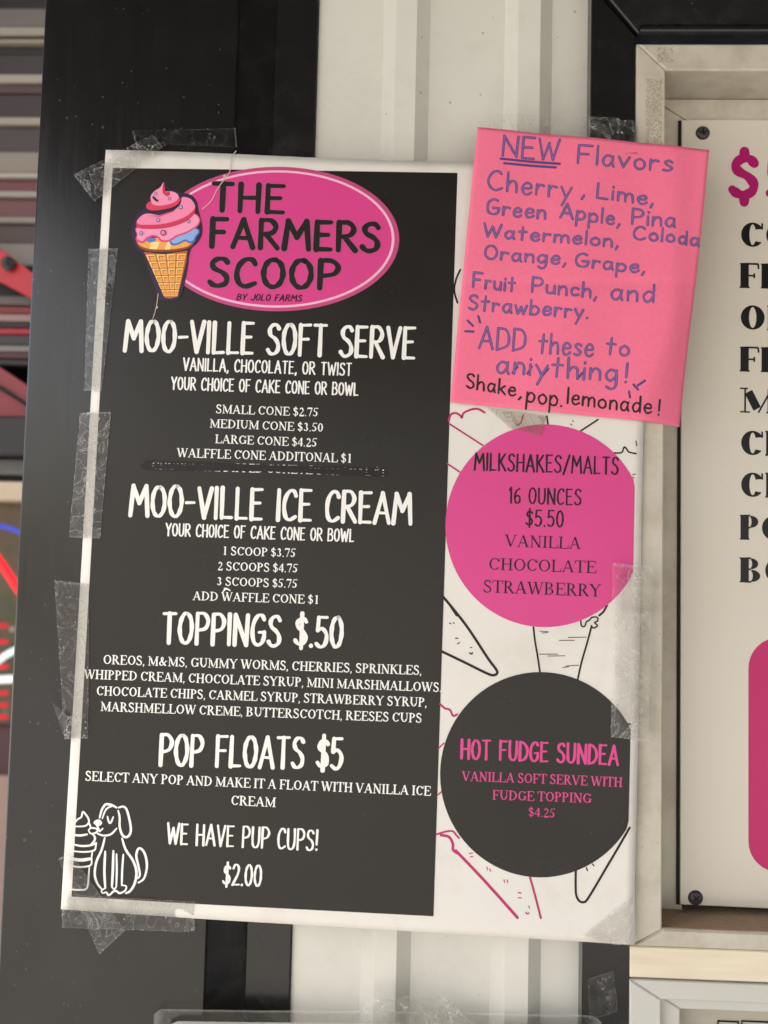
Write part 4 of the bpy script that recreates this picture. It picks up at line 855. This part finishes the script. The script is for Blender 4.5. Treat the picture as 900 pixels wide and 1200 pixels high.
bgpoly('red_panel', [(-160, 330), (0, 430), (60, 470), (60, 492), (-160, 480)], YL - .035, M_dred, rk, .02)
bgpoly('rail', [(-60, 425), (0, 452), (40, 478), (40, 482), (0, 457), (-60, 431)], YL - .045, M_dark, rk, .008)
boxp('black_ledge', -1.6, -.40, YL - .06, YL, Z(25, 538, YL), Z(25, 494, YL), bgcol('ledge_black', (34, 30, 34), var=.1), rk, .003)
boxp('grey_rail', -1.6, -.40, YL - .02, YL, Z(25, 557, YL), Z(25, 539, YL), bgcol('ledge_grey', (92, 90, 90), var=.2), rk, .003)
boxp('upright', -1.6, -1.5, YL, YL + .06, 0, Z(25, 557, YL), M_dark, rk)
YK = 3.2
kk = thing('far_stall', 'far stall front with cream fascia and dark red brick base, blurred', 'stall')
def far(name, a, b, y, c, x1=-.5): return boxp(name, -4.5, x1, y, y + .1, Z(20, b, y), Z(20, a, y), bgcol('far_%d_%d' % c[:2], c, var=.15, vscale=6), kk, .004)
far('fascia', 556, 587, YK - .1, (222, 208, 180)); boxp('back_wall', -4.5, -.5, YK, YK + .1, Z(20, 850, YK), Z(20, 540, YK), mat('far_clutter', lin((104, 92, 72)), .5, .4, var=.3, vscale=7, grime=(lin((70, 84, 50)), 5, .5, .6, .8), specks=(lin((200, 190, 170)), 14, .35, .7)), kk); boxp('base', -4.5, -.5, YK - .05, YK + .1, Z(20, 905, YK), Z(20, 850, YK), bgcol('far_brick', (84, 52, 54), var=.25, vscale=12), kk)
boxp('plinth', -4.5, -.5, YK - .08, YK + .1, 0, Z(20, 905, YK), bgcol('far_plinth', (176, 146, 132), var=.1, vscale=4), kk)
def tube(name, pts, y, r, m, parent):
    c = [P(a, b, y) for a, b in (spline(pts, False, 5) if len(pts) > 2 else dense(pts, 3))]; v = []; fs = []; n = 8
    for i, p in enumerate(c):
        t = (c[min(i + 1, len(c) - 1)] - c[max(0, i - 1)]).normalized(); u = t.cross(Vector((0, 1, 0))).normalized(); w_ = t.cross(u)
        for j in range(n): a = 2 * math.pi * j / n; v.append(p + u * r * math.cos(a) + w_ * r * math.sin(a))
    for i in range(len(c) - 1):
        for j in range(n): fs.append((i * n + j, i * n + (j + 1) % n, (i + 1) * n + (j + 1) % n, (i + 1) * n + j))
    return new_obj(name, v, fs, m, parent, True)
ns = thing('neon_sign', 'red, blue and white neon sign glowing in the far stall', 'neon sign')
def neon(nm, c, s): return mat(nm, lin(c), .4, .4, emit=(lin(c), s))
tube('red_tube', [(-90, 560), (-20, 632), (24, 694)], YK - .25, .016, neon('neon_red', (235, 30, 40), .55), ns)
tube('blue_tube', [(-60, 632), (-10, 617), (14, 620), (40, 632)], YK - .25, .008, neon('neon_blue', (60, 80, 200), .25), ns)
tube('white_tube', [(-60, 790), (-10, 778), (10, 766), (40, 752)], YK - .25, .012, neon('neon_white', (225, 235, 232), .35), ns)
tube('white_tube', [(-60, 800), (-10, 797), (30, 795)], YK - .25, .014, neon('neon_white', (225, 235, 232), .35), ns)
for y in (733, 752, 768, 781, 812, 826, 840):
    tube('red_tube', [(-50, y), (-20, y + 1), (9, y)], YK - .25, .008, neon('neon_dim_red', (190, 24, 40), .35), ns)
tube('mount_rod', [(-110, 555), (-110, 850)], YK - .2, .01, M_dark, ns)

# unseen porch roof, sized for its shade: keeps the sun off the wall and darkens what the glossy black steel mirrors
pr = thing('porch_roof', 'unseen dark porch roof with added decks shading the wall and slats', 'roof')
boxp('roof_deck', -.92, 8, -4.6, .30, ZT + .002, ZT + .06, mat('dark_soffit', (.05, .045, .042), .7, .3), pr)  # reach shaped so most light arrives from the left
boxp('added_side_shade', -4.5, -.95, -.6, .299, ZT + .75, ZT + .81, mat('dark_soffit', (.05, .045, .042), .7, .3), pr)  # unseen, added to keep direct sun off the slats
boxp('added_rear_shade', -4.5, -.40, .301, 3.4, ZT + .75, ZT + .81, mat('dark_soffit', (.05, .045, .042), .7, .3), pr)  # second unseen deck, added to shade the slats from above
